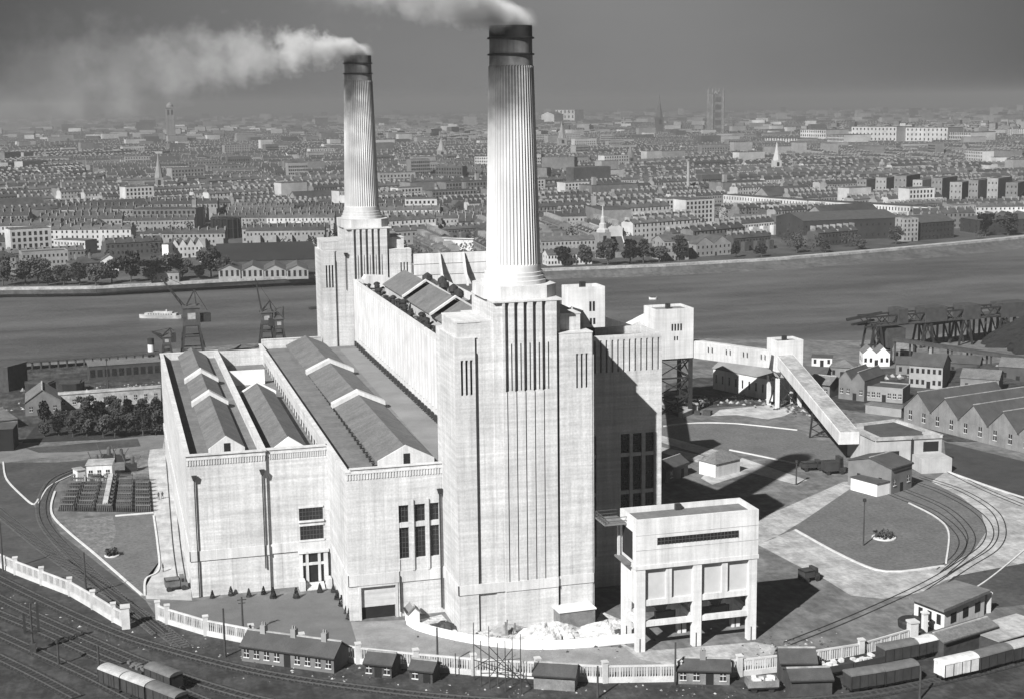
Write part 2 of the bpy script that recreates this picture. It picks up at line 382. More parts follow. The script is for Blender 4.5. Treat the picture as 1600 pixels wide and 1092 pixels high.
# ---------------------------------------------------------------- the power station
PS = thing('power_station', 'huge pale brick power station with two tall smoking fluted chimneys', 'power station', (-22, 60, 0))
def strips(mb, x0, x1, slots, z0, z1, y0, y1):
    cur = x0
    for a, b in sorted(slots):
        if a > cur: mb.box(cur, a, y0, y1, z0, z1)
        cur = b
    if cur < x1: mb.box(cur, x1, y0, y1, z0, z1)
def cornice(mb, x0, x1, y, z, n):
    mb.box(x0, x1, y-0.18, y, z+1.0, z+1.25)
    for k in range(n):
        a = x0+(x1-x0)*(k+0.25)/n; mb.box(a, a+(x1-x0)/n*0.5, y-0.14, y, z, z+1.0)
def drainpipe_or_shade(x, y, z0, z1, parent, hop=True):
    mb = MB(); mb.bar((x, y-0.16, z0), (x, y-0.16, z1), 0.2)
    if hop: mb.extr([(x-0.25, z1-0.9), (x+0.25, z1-0.9), (x+0.5, z1), (x-0.5, z1)], y-0.6, y-0.02)
    mb.build('drainpipe_or_shade', IRON, parent)
def window(x0, x1, z0, z1, y, parent, nx=4, nz=3, frame=STONE, sill=True, recess=0.12, axis='x', fw=0.07):
    """glazed opening standing 3 cm proud of the wall at y, with glazing bars and a sill"""
    mb = MB(); mb.box(x0, x1, y-0.03, y+0.1, z0, z1); g = mb.build('window', GLASS, parent)
    mb = MB()
    for k in range(nx+1): a = x0+(x1-x0)*k/nx; mb.box(a-fw/2, a+fw/2, y-0.1, y-0.031, z0, z1)
    for k in range(nz+1): a = z0+(z1-z0)*k/nz; mb.box(x0, x1, y-0.095, y-0.032, a-fw/2, a+fw/2)
    mb.build('glazing_bars', STEEL, g) if parent is None or parent.parent is None else mb.build('glazing_bars', STEEL, parent)
    if sill:
        mb = MB(); mb.box(x0-0.25, x1+0.25, y-0.35, y, z0-0.35, z0-0.003); mb.box(x0-0.15, x1+0.15, y-0.22, y, z1+0.003, z1+0.3)
        mb.build('sill', frame, g) if parent.parent is None else mb.build('sill', frame, parent)
YB = 151.0
def ring(mb, x0, x1, y0, y1, z0, z1, t):
    mb.box(x0, x0+t, y0, y1, z0, z1); mb.box(x1-t, x1, y0, y1, z0, z1)
    mb.box(x0+t, x1-t, y0, y0+t, z0, z1); mb.box(x0+t, x1-t, y1-t, y1, z0, z1)
def monitor(x0, x1, y0, y1, z, eave, h, steps, parent, coping=STONE, roof=SLATE2, pale=STONE, door=True):
    """raised ridged roof with pale copings across it where it steps"""
    mb = MB(); mb.box(x0+0.3, x1-0.3, y0+0.3, y1-0.3, z-1, z+eave); b0 = mb.build('monitor_wall', BRICK2, parent)
    mb = MB(); mb.gable(x0, x1, y0+0.3, y1, z+eave, h, 'y', 0.3, 0.2)
    mb.build('monitor_roof', roof, parent)
    k = h/((x1-x0)/2)
    mb = MB()
    for ys in steps:
        c = (x0+x1)/2; e = z+eave+0.28; o_ = 0.7
        mb.extr([(x0-o_, e-o_*k), (c, e+h), (x1+o_, e-o_*k), (x1+o_, e+0.9-o_*k), (c, e+h+0.9), (x0-o_, e+0.9-o_*k)], ys, ys+2.4); mb.build('roof_coping', coping, parent); mb = MB()
    mb = MB(); mb.gwall(x0-0.2, x1+0.2, y0-0.4, y0, z-1, z+eave+0.3, h+0.35, 'y'); g = mb.build('gable_wall', pale, parent)
    if door: mb = MB(); c = (x0+x1)/2; mb.box(c-0.5, c+0.7, y0-0.46, y0-0.4, z-0.2, z+2.2); mb.build('door', DARK, parent)

# west wing, outer bay
WG = MB()
WG.box(-56.7, -42.2, 33.4, YB, 0, 25.2); ring(WG, -56.7, -42.2, 33.4, YB, 25.2, 27.0, 0.7)
wing = WG.build('wing_wall', BRICK, PS)
mb = MB(); mb.box(-56.0, -42.9, 34.1, YB-0.7, 25.2, 25.4); mb.build('flat_roof', ROOF, wing)
mb = MB(); ring(mb, -56.9, -42.0, 33.15, YB+0.2, 27.004, 27.25, 0.95); mb.build('parapet_coping', STONE, wing)
mb = MB(); cornice(mb, -56.7, -42.2, 33.4, 25.2, 30); mb.build('cornice', STONE, wing)
monitor(-52.0, -45.6, 40, YB-1, 25.4, 0.9, 2.0, [83, 111], wing)
mb = MB(); mb.box(-56.85, -42.2, 33.2, 33.4, 7.0, 8.9); mb.box(-56.88, -56.7, 33.2, YB, 7.0, 8.9); mb.build('string_course', STONE, wing)
drainpipe_or_shade(-55.4, 33.2, 0, 23.4, wing); drainpipe_or_shade(-43.0, 33.2, 4.5, 23.6, wing)
# west wing, inner bay with entrance
W2 = MB()
W2.box(-42.2, -30.6, 34.0, YB, 0, 22.8); W2.box(-42.2, -30.6, 34.0, 34.7, 22.8, 26.95); W2.box(-42.2, -30.6, YB-.7, YB, 22.8, 27.0)
w2 = W2.build('entrance_bay_wall', BRICK, PS)
mb = MB(); mb.box(-42.2, -30.6, 34.7, YB-0.7, 22.8, 23.0); mb.build('flat_roof', ROOF, w2)
mb = MB(); cornice(mb, -42.0, -30.9, 34.0, 25.2, 26); mb.build('cornice', STONE, w2)
mb = MB(); mb.box(-42.0, -30.6, 33.8, 34.9, 26.955, 27.2); mb.build('parapet_coping', STONE, w2)
monitor(-40.5, -33.4, 41, 101, 23.0, 1.9, 2.2, [], w2, pale=WHITEW, door=False)
mb = MB(); mb.gwall(-41.0, -32.6, 101, 101.5, 23.0, 25.2, 2.4); mb.build('gable_wall', WHITEW, w2)
mb = MB(); mb.box(-42.0, -33, 122, 122.6, 23, 26.6); mb.build('court_wall', WHITEW, w2)
mb = MB(); mb.box(-42.0, -30.6, 33.75, 34.0, 7.0, 8.8); mb.build('string_course', STONE, w2)
window(-36.3, -31.9, 12.9, 15.3, 34.0, w2, 7, 3); window(-36.2, -31.9, 7.9+1.2, 11.2+.6, 34.0, w2, 7, 3)
# entrance portal
mb = MB()
strips(mb, -36.6, -31.2, [(-36.0, -35.4), (-34.9, -33.1), (-32.6, -32.0)], 0.9, 6.6, 33.3, 34.0); mb.box(-36.8, -31.0, 33.1, 34.0, 6.6, 7.0)
mb.box(-36.0, -32.0, 33.35, 33.9, 4.2, 4.7)
p = mb.build('entrance_portal', STONE, w2)
mb = MB(); mb.box(-34.9, -33.1, 33.6, 33.9, 0.9, 4.2); mb.build('entrance_door', DARK, w2)
mb = MB()
for a, b in ((-36.0, -35.4), (-34.9, -33.1), (-32.6, -32.0)): mb.box(a, b, 33.6, 33.9, 4.7, 6.6)
for a, b in ((-36.0, -35.4), (-32.6, -32.0)): mb.box(a, b, 33.6, 33.9, 0.9, 4.2)
mb.build('portal_glazing', GLASS, w2)
mb = MB()
for k in range(5): mb.box(-35.6, -32.2, 33.1-0.42*(5-k), 33.1-0.42*(4-k)-0.003, 0, 0.18*(k+1))
mb.build('entrance_steps', STONE, w2)
mb = MB(); mb.box(-37.0, -35.9, 30.9, 33.0, 0, 1.9); mb.box(-31.9, -30.9, 30.9, 33.0, 0, 1.9); mb.build('step_pier', STONE, w2)
drainpipe_or_shade(-30.95, 33.8, 0.5, 7, w2, False)

# turbine hall
TH = MB()
TH.box(-30.6, -5.2, 12.6, YB+7, 0, 25.6); TH.box(-30.6, -30.0, 11.9, YB+7, 25.6, 27.0); TH.box(-30.0, -12, 11.9, 12.5, 25.6, 27.5)
TH.box(-30.0, -14, YB+6.4, YB+7, 25.6, 28.2)
# front face in layers so the garage door and windows are recessed
strips(TH, -30.6, -13.3, [(-28.5, -22.3)], 0, 6.0, 11.9, 12.6)
strips(TH, -30.6, -13.3, [(-21.4, -19.6), (-18.5, -16.6), (-15.8, -14.1)], 10.6, 20.4, 11.9, 12.6)
TH.box(-30.6, -13.3, 11.9, 12.6, 6.0, 10.6); TH.box(-30.6, -13.3, 11.9, 12.6, 20.4, 25.6)
th = TH.build('turbine_hall_wall', BRICK, PS)
mb = MB(); mb.box(-30.0, -5.2, 12.6, YB+6.4, 25.6, 25.8); mb.build('flat_roof', ROOF, th)
mb = MB(); mb.face([(-12.5, 13, 25.81), (-5.2, 13, 25.81), (-5.2, YB, 25.81), (-10, YB, 25.81)]); mb.build('roof_walkway', ROOFL, th)
mb = MB(); mb.box(-30.8, -29.9, 11.7, YB+7, 27.0, 27.2); mb.box(-29.897, -12, 11.7, 12.6, 27.503, 27.7); mb.box(-30.0, -14, YB+6.3, YB+7.1, 28.2, 28.4); mb.build('parapet_coping', STONE, th)
mb = MB(); cornice(mb, -30.6, -13.3, 11.9, 25.7, 34); mb.build('cornice', STONE, th)
monitor(-23.4, -13.4, 19.5, YB+5, 25.8, 0.8, 2.3, [70, 111], th)
mb = MB(); mb.box(-30.75, -13.3, 11.7, 11.9, 6.4, 8.4); mb.box(-30.78, -30.6, 11.7, 34, 6.4, 8.4); mb.build('string_course', STONE, th)
mb = MB(); mb.box(-28.5, -22.3, 12.35, 12.55, 2.2, 6.0)
mb.build('roller_door', mat('door_metal', 0.42, 0.1, 1.0, course=0.2), th, label='pale roller door raised above a dark opening')
mb = MB(); mb.box(-28.4, -22.4, 12.5, 12.598, 0, 2.2); mb.build('door_opening', DARK, th)
mb = MB(); mb.box(-28.9, -28.5, 11.75, 12.0, 0, 6.3); mb.box(-22.3, -21.9, 11.75, 12.0, 0, 6.3); mb.box(-28.5, -22.3, 11.75, 12.0, 6.0, 6.3); mb.build('door_surround', STONE, th)
for a, b in ((-21.4, -19.6), (-18.5, -16.6), (-15.8, -14.1)):
    window(a, b, 10.6, 16.3, 12.45, th, 3, 6, sill=False); window(a, b, 17.2, 20.4, 12.45, th, 3, 3, sill=False)
    mb = MB(); mb.box(a, b, 12.0, 12.59, 16.3, 17.2); mb.build('spandrel', STONE, th)
mb = MB()
for a in (-18.95, -16.2): mb.box(a-.2, a+.2, 11.55, 11.9, 8.4, 21.4)
mb.box(-21.6, -21.4, 11.7, 11.9, 0, 10.6)
mb.build('window_pier', BRICK, th)
drainpipe_or_shade(-21.5, 11.7, 1, 7.6, th, False); drainpipe_or_shade(-14.0, 11.7, 1, 23, th)
for k in range(34):
    y = 20+k*3.6; mb = MB(); mb.lathe(-24.3+k*0.045, y, [(0.22, 25.8), (0.22, 26.3), (0.4, 26.4), (0.1, 26.7)], 6); mb.build('roof_vent', IRON, th)
mb = MB()
for k in range(27): mb.box(-30.62, -30.6, 39+k*4, 40.6+k*4, 22.6, 24.3)
mb.build('clerestory_opening', DARK, th)

# boiler house
BH = MB()
BH.box(-5.2, 18, 18, YB+4, 0, 41.8); ring(BH, -5.2, 18, 18, YB+4, 41.8, 43.8, 0.6)
for k in range(44): y = 20+k*3.0; BH.box(-5.42, -5.2, y, y+0.9, 28.6, 42.8)
bh = BH.build('boiler_house_wall', mat('bright_brick', 0.5, 0.12, 0.2, streak=0.18, fine=0.06), PS)
mb = MB(); mb.box(-4.6, 17.4, 18.6, YB+3.4, 41.8, 42.0); mb.build('flat_roof', ROOFL, bh)
mb = MB()
for k in range(40):
    y = 22+k*3.3; mb.box(-5.9, -5.45, y, y+0.9, 26.2, 27.6)
mb.build('wall_brackets', IRON, bh)
def hip(z, x0, x1, y0, y1, name='ridged_roof'):
    mb = MB(); mb.box(x0+.3, x1-.3, y0+.3, y1, 42, z); mb.build('monitor_wall', BRICK2, bh)
    mb = MB(); mb.gable(x0, x1, y0, y1, z, 3.4, 'y', 0.2, 0.2); mb.build('monitor_roof', SLATE2, bh)
    k = 3.4/((x1-x0)/2); c = (x0+x1)/2
    mb = MB(); mb.extr([(x0-.4, z+.1-.4*k), (c, z+3.6), (x1+.4, z+.1-.4*k), (x1+.4, z+.6-.4*k), (c, z+4.1), (x0-.4, z+.6-.4*k)], y0-1.2, y0-0.2); mb.build('roof_coping', STONE, bh)
hip(44.4, -0.8, 10.2, 44, 72); hip(44.4, -0.6, 10.4, 78, 104); hip(44.4, -0.4, 10.6, 110, 136)
mb = MB(); mb.gwall(-0.8, 10.2, 42.4, 42.8, 42, 44.4, 3.6); mb.build('gable_wall', STONE, bh)
RR = random.Random(3)
for k in range(30):
    y = 40+k*3.6; x = RR.uniform(-4.0, -1.9)
    mb = MB(); r = RR.uniform(0.35, 0.75); h = RR.uniform(1.0, 3.0)
    mb.lathe(x, y, [(r, 42), (r, 42+h*.7), (r*1.5, 42+h*.75), (r*1.5, 42+h*.9), (r*.5, 42+h)], 8)
    if k % 3 == 0: mb.bar((x, y, 42.6), (x+2, y+1.5, 43.4), 0.35)
    mb.build('roof_ventilator', IRON, bh)
mb = MB()
for k in range(60): mb.bar((-4.3, 38+k*1.9, 42), (-4.3, 38+k*1.9, 43.6), 0.12)
mb.bar((-4.3, 38, 43.6), (-4.3, YB, 43.6), 0.14); mb.bar((-4.3, 38, 42.9), (-4.3, YB, 42.9), 0.1); mb.build('roof_railing', IRON, bh)
for k in range(9):
    y = 76+k*9; mb = MB(); x = RR.uniform(12, 16); r = RR.uniform(.5, 1); mb.lathe(x, y, [(r, 42), (r, 43.6), (r*1.7, 43.8), (r*1.6, 44.8), (.2, 45.6)], 10); mb.build('roof_ventilator', IRON, bh)
mb = MB(); mb.extr([(-3.6, 42.4), (3.4, 42.4), (3.4, 44.2), (2.6, 45.2), (-3.0, 45.6), (-3.8, 44.6)], 146, 150); mb.build('roof_cabin', STONE, bh)
# rear screen with three bands and two curved buttresses
mb = MB()
for k in range(3): mb.box(10.5, 36, 150+(-.12*k), 152, 41.8+k*2.95, 44.6+k*2.95)
mb.box(10.5, 36, 150.3, 151.9, 41.8, 50.5); rs = mb.build('rear_screen_wall', CONC, PS)
for x in (17.2, 23.8, 30.4):
    mb = MB(); mb.extr([(144.5, 42), (145.4, 42), (147.8, 44.6), (149.3, 48), (149.7, 50.6), (149.2, 50.6), (148, 48), (146.2, 44.8)], x, x+0.5, 'x'); mb.bar((x+.25, 146, 42), (x+.25, 149.5, 47), .25); mb.build('buttress', STONE, rs)

# wash towers: near one built, far one the same 155 m north
def wash_tower(dy, near):
    q = MB()
    # core and stepped masses
    q.box(-12.9, 10.0, dy+1.0, dy+17, 0, 51.3)
    q.box(-13.4, -12.9, dy+0.0, dy+11.9, 0, 51.4)
    # outer left block: front skin with louvre slots
    for z0, z1, sl in ((0, 41.8, []), (41.8, 47.8, [(-12.45, -12.0), (-11.65, -11.2), (-10.85, -10.4)]), (47.8, 51.4, [])):
        strips(q, -12.9, -9.95, sl, z0, z1, dy, dy+1)
    q.box(-12.9, -9.0, dy+.45, dy+11.9, 51.4, 54.0)
    # between block and shaft
    q.box(-9.6, -6.7, dy+0.35, dy+1, 0, 51.4); q.box(-9.0, -5.9, dy+.4, dy+14, 51.3, 54.2)
    # shaft: piers between five deep grooves
    q.box(-6.7, -5.2, dy+.1, dy+1, 0, 57.2); q.box(-6.7, 3.8+1.5, dy+1, dy+15, 51.3, 57.2)
    g = [(-4.75+k*1.62, -4.05+k*1.62) for k in range(5)]
    strips(q, -5.2, 4.3, g, 42, 57.2, dy-0.35, dy+1); 
    strips(q, -5.2, 4.3, [(a+.2, a+.42) for a, b in g], 8.4, 42, dy-0.35, dy+1)
    q.box(-5.2, 4.3, dy-.35, dy+1, 0, 8.4)
    # right block with louvre slots
    for z0, z1, sl in ((0, 41.8, []), (41.8, 47.8, [(7.9, 8.3), (8.75, 9.15), (9.6, 10.0)]), (47.8, 51.3, [])):
        strips(q, 4.8, 10.8, sl, z0, z1, dy+.15, dy+1)
    q.box(10.0, 10.8, dy+1, dy+12, 0, 51.3); q.box(10.8, 11.1, dy+.3, dy+11, 0, 47.5)
    q.box(5.3, 9.4, dy+2.5, dy+14, 51.3, 54.3)
    tw = q.build('wash_tower_wall', BRICK, PS)
    q = MB(); q.box(-13.35, -9.6, dy-.05+.2, dy+11.8, 51.42, 51.6); q.box(-12.95, -8.8, dy+.35, dy+12, 54.0, 54.25); q.box(-6.8, 5.4, dy-.45, dy+15.1, 57.2, 57.45); q.box(4.75, 10.9, dy+.1, dy+12, 51.3, 51.5); q.box(5.25, 9.5, dy+2.4, dy+14, 54.3, 54.5)
    q.build('coping', STONE, tw)
    q = MB(); q.box(-13.55, 4.3+.0, dy-.5, dy-.352, 7.0, 8.8) if False else None
    q.box(-13.6, -9.95, dy-.16, dy, 6.9, 8.6); q.box(-9.95, -5.2, dy-.16, dy+.3, 6.9, 8.6); q.box(-5.2, 4.3, dy-.5, dy-.35, 6.9, 8.6); q.box(4.3, 10.95, dy-.02, dy+.15, 6.9, 8.6); q.box(-13.6, -13.4, dy-.16, dy+11.9, 6.9, 8.6)
    q.build('string_course', STONE, tw)
    # dark louvres within the slots, slimmer second slits low in the grooves
    q = MB()
    q.box(-12.9, -10, dy+.9, dy+.98, 41.8, 47.8); q.box(7.5, 10.0, dy+.9, dy+.98, 41.8, 47.8); q.build('louvre', DARK, tw)
    q = MB()
    for a, b in g: q.box(b+.28, b+.46, dy-.38, dy-.34, 42.2, 50.2)
    q.build('slit', DARK, tw)
    drainpipe_or_shade(-9.78, dy+.3, 8.8, 49, tw, False); drainpipe_or_shade(4.6, dy+.4, 1, 50, tw, False)  # dark bars drawn in for the shadow lines of the re-entrant corners
    if not near: drainpipe_or_shade(-7.0, dy+.1, 41, 51, tw)
    q = MB(); q.box(11.2, 12.0, dy+13, dy+16, 0, 44); q.build('rear_buttress', BRICK2, tw)
    # chimney
    cx, cy = -0.9, dy+8
    q = MB(); s_, c_ = 6.4, 2.3
    q.prism([(cx-s_+c_, cy-s_), (cx+s_-c_, cy-s_), (cx+s_, cy-s_+c_), (cx+s_, cy+s_-c_), (cx+s_-c_, cy+s_), (cx-s_+c_, cy+s_), (cx-s_, cy+s_-c_), (cx-s_, cy-s_+c_)], 57.46, 59.6)
    pl = q.build('chimney_plinth', STONE, PS)
    q = MB()
    prof = [(5.6, 59.6), (5.6, 60.25), (5.55, 60.3), (5.3, 60.3), (5.3, 60.95), (5.25, 61.0), (5.05, 61.0), (5.05, 61.6), (4.85, 61.65), (4.78, 62.5), (4.72, 62.8)]
    zz = [63+k*(96.3-63)/16 for k in range(17)]
    prof += [(4.7-(z-63)/(96.3-63)*0.87, z) for z in zz]
    prof += [(3.70, 96.4), (3.66, 98.2)]
    q.lathe(cx, cy, prof, 240, flute=(48, 62.9, 96.35, 0.26)); ch = q.build('chimney', CHIM, PS)
    q = MB(); q.lathe(cx, cy, [(3.64, 98.2), (3.62, 100.9)], 64); q.build('collar', mat('chimney_dark', 0.16, 0.2, 0.3, streak=0.4), ch); RIM = CHTOP if near else mat('chimney_smoked', .1, .3, .3, streak=.4)
    q = MB(); q.lathe(cx, cy, [(3.66, 100.9), (3.64, 103.0), (3.1, 103.0), (3.0, 100.9)], 64); q.build('sooty_rim', RIM, ch, label='soot-blackened chimney rim')
    q = MB(); q.lathe(cx, cy, [(3.7, 98.1), (3.98, 98.15), (3.98, 98.4), (3.7, 98.45)], 64); q.lathe(cx, cy, [(3.7, 100.8), (3.98, 100.85), (3.98, 101.1), (3.7, 101.15)], 64); q.build('band', IRON, ch)
wash_tower(0, True); wash_tower(155, False)

# east annexe
EA = MB()
E0 = 16.5
ribs = [(16.6+k*1.13, 16.95+k*1.13) for k in range(12)]
EA.box(12.2, 29.9, E0+.8, 27, 0, 46.2); EA.box(12.2, 29.9, E0, E0+.8, 47.0, 47.8); EA.box(12.2, 29.9, 26.4, 27, 46.2, 47.8); EA.box(29.3, 29.9, E0+.8, 26.4, 46.2, 47.8)
strips(EA, 12.2, 29.9, ribs, 41.0, 47.0, E0, E0+.8)
EA.box(12.2, 29.9, E0, E0+.8, 29.2, 41.0); strips(EA, 12.2, 29.9, [(13, 17), (21.8, 23.6), (24.2, 26.0), (26.7, 28.5)], 6, 29.2, E0, E0+.8); EA.box(12.2, 29.9, E0, E0+.8, 0, 6)
ea = EA.build('annexe_wall', BRICK, PS)
mb = MB(); mb.box(12.8, 29.3, E0+.85, 26.4, 46.2, 46.4); mb.build('flat_roof', ROOFL, ea)
for a, b in ((21.8, 23.6), (24.2, 26.0), (26.7, 28.5), (13, 17)):
    for z0, z1 in ((25.5, 29.2), (18.4, 24.8), (11, 17.6)): window(a, b, z0, z1, E0+.7, ea, 3, 5, sill=False)
    for z0 in (24.8, 17.6): mb = MB(); mb.box(a, b, E0+.2, E0+.79, z0, z0+.7); mb.build('spandrel', STONE, ea)
mb = MB(); mb.bar((17.4, 24.5, 47.4), (19.2, 24.5, 47.4), 1.5, 1.6); mb.build('roof_tank', IRON, ea)
mb = MB(); mb.box(8.2, 11.2, 20, 24, 51.4, 53.4); mb.build('roof_tank', IRON, ea)
mb = MB(); mb.extr([(27, 40), (60, 40), (60, 44.5), (27, 51.2)], 9.0, 18, 'x'); mb.build('sloping_gallery', CONC, PS)

# ---------------------------------------------------------------- coal conveyors (white concrete)
def conv_house(name, label, x0, x1, y0, y1, z0, z1, wins, legs=None, taper=0):
    t_ = thing(name, label, 'conveyor tower', ((x0+x1)/2, y0, 0))
    mb = MB(); mb.box(x0, x1, y0, y1, z0, z1-0.9); ring(mb, x0, x1, y0, y1, z1-0.9, z1, 0.35)
    if taper:
        mb = MB(); xc = (x0+x1)/2; yc = (y0+y1)/2
        mb.lathe(xc, yc, [((x1-x0)*.34, z0-taper), ((x1-x0)*.5, z0)], 16); mb.box(x0, x1, y0, y1, z0, z1-0.9); ring(mb, x0, x1, y0, y1, z1-0.9, z1, 0.35)
    mb.build('wall', CONC, t_)
    mb = MB(); mb.box(x0+.35, x1-.35, y0+.35, y1-.35, z1-.9, z1-.7); mb.build('roof', ROOFL, t_)
    mb = MB(); mb.box((x0+x1)/2-.6, (x0+x1)/2+.6, (y0+y1)/2, (y0+y1)/2+1.2, z1-.7, z1+.8); mb.build('roof_vent', IRON, t_)
    for a, b, c, d in wins:
        mb = MB(); mb.box(a, b, y0-.03, y0+.1, c, d); mb.build('window', DARK, t_)
    if legs:
        zt = legs
        for x, y in ((x0+.6, y0+.6), (x1-.6, y0+.6), (x0+.6, y1-.6), (x1-.6, y1-.6)):
            mb = MB(); mb.bar((x, y, 0), (x, y, zt), 1.0); mb.build('leg', CONC if legs < 10 else IRON, t_)
        mb = MB()
        n = 3 if legs > 10 else 1
        for k in range(n):
            za, zb = zt*k/n, zt*(k+1)/n
            for (a, b) in (((x0+.6, y0+.6), (x1-.6, y0+.6)), ((x0+.6, y0+.6), (x0+.6, y1-.6)), ((x1-.6, y0+.6), (x1-.6, y1-.6))):
                mb.bar((*a, za), (*b, zb), .3); mb.bar((*b, za), (*a, zb), .3); mb.bar((*a, zb-.3), (*b, zb-.3), .45)
        mb.build('bracing', IRON, t_)
    return t_
conv_house('conveyor_tower', 'white conveyor tower rising beside the boiler house roof, left of the other conveyor towers', 30.5, 38.8, 75, 81, 0, 49.3, [(35.1, 35.6, 43.8, 46.0), (35.9, 36.4, 43.8, 46.0), (35.2, 35.7, 40.8, 42.2), (36, 36.5, 40.8, 42.2)])
conv_house('conveyor_tower', 'tall white conveyor tower on lattice legs against the river', 82.4, 94.0, 157, 167, 16.5, 31.0, [(87.2+k*.9, 87.7+k*.9, 24.6, 26.6) for k in range(4)]+[(88.0, 88.4, 21.8, 23.0), (88.8, 89.2, 21.8, 23.0)], legs=16.5)
conv_house('conveyor_tower', 'low white conveyor tower on concrete legs where the long sloping gallery begins', 119.6, 128, 155, 162, 11.0, 20.2, [], legs=9, taper=2)
def gallery(label, P, Q, w, h, wins=(), legs=()):
    P, Q = Vector(P), Vector(Q)
    t_ = thing('conveyor_gallery', label, 'conveyor gallery', ((P.x+Q.x)/2, (P.y+Q.y)/2, 0), group='conveyor galleries')
    mb = MB(); mb.bar(P, Q, w, h); mb.build('gallery_wall', CONC, t_)
    up = Vector((0, 0, h/2+.1)); mb = MB(); mb.bar(P+up, Q+up, w-.7, .22); mb.build('gallery_roof', ROAD if len(legs) else CONC, t_)
    d = (Q-P).normalized(); s = d.cross(Vector((0, 0, 1))).normalized()
    if s.dot(CAM-P) < 0: s = -s
    for f in wins:
        c = P+(Q-P)*f+s*(w/2+.02)
        for e in (-.6, .6):
            c2 = c+d*e; mb = MB(); mb.bar(c2-Vector((0, 0, .1)), c2+Vector((0, 0, 1.4)), .55, .06); mb.build('window', DARK, t_)
    for f in legs:
        c = P+(Q-P)*f
        mb = MB()
        for e in (-1, 1):
            a = c+s*e*w*.5; mb.bar((a.x, a.y, 0), (c.x+s.x*e*w*.35, c.y+s.y*e*w*.35, c.z-h/2), .4)
        for k in range(3):
            z0, z1 = (c.z-h/2)*k/3, (c.z-h/2)*(k+1)/3
            mb.bar((c.x+s.x*w*.45, c.y+s.y*w*.45, z0), (c.x-s.x*w*.45, c.y-s.y*w*.45, z1), .25); mb.bar((c.x-s.x*w*.45, c.y-s.y*w*.45, z0), (c.x+s.x*w*.45, c.y+s.y*w*.45, z1), .25)
        mb.build('trestle', IRON, t_)
    return t_
gallery('white windowed gallery running level from the river tower to the low tower', (94, 159.5, 18.8), (118, 158, 14.6), 4.5, 4.8, (.22, .45, .67, .9))
PD = G(1345, 672, 9); gallery('long white gallery sloping down to the coal receiving building', (123, 158, 14.5), (PD.x-1, PD.y+4, 6.2), 5.2, 3.2, (), (.6,))
def GY(px, py, Y):
    D = CF + (px-800)/F_PX*CR - (py-546)/F_PX*CU
    return CAM + D*((Y-CAM.y)/D.y)
GP0, GP1 = GY(880, 492, 62), GY(978, 517, 167)
gallery('white gallery dipping from the boiler house towards the conveyor towers', (GP0.x, GP0.y, GP0.z), (GP1.x, GP1.y, GP1.z), 4, 3.2, (.2, .3))
gallery('white gallery climbing to the river conveyor tower', (GP1.x, GP1.y, GP1.z), (84, 168, 26.6), 4, 3.0, ())

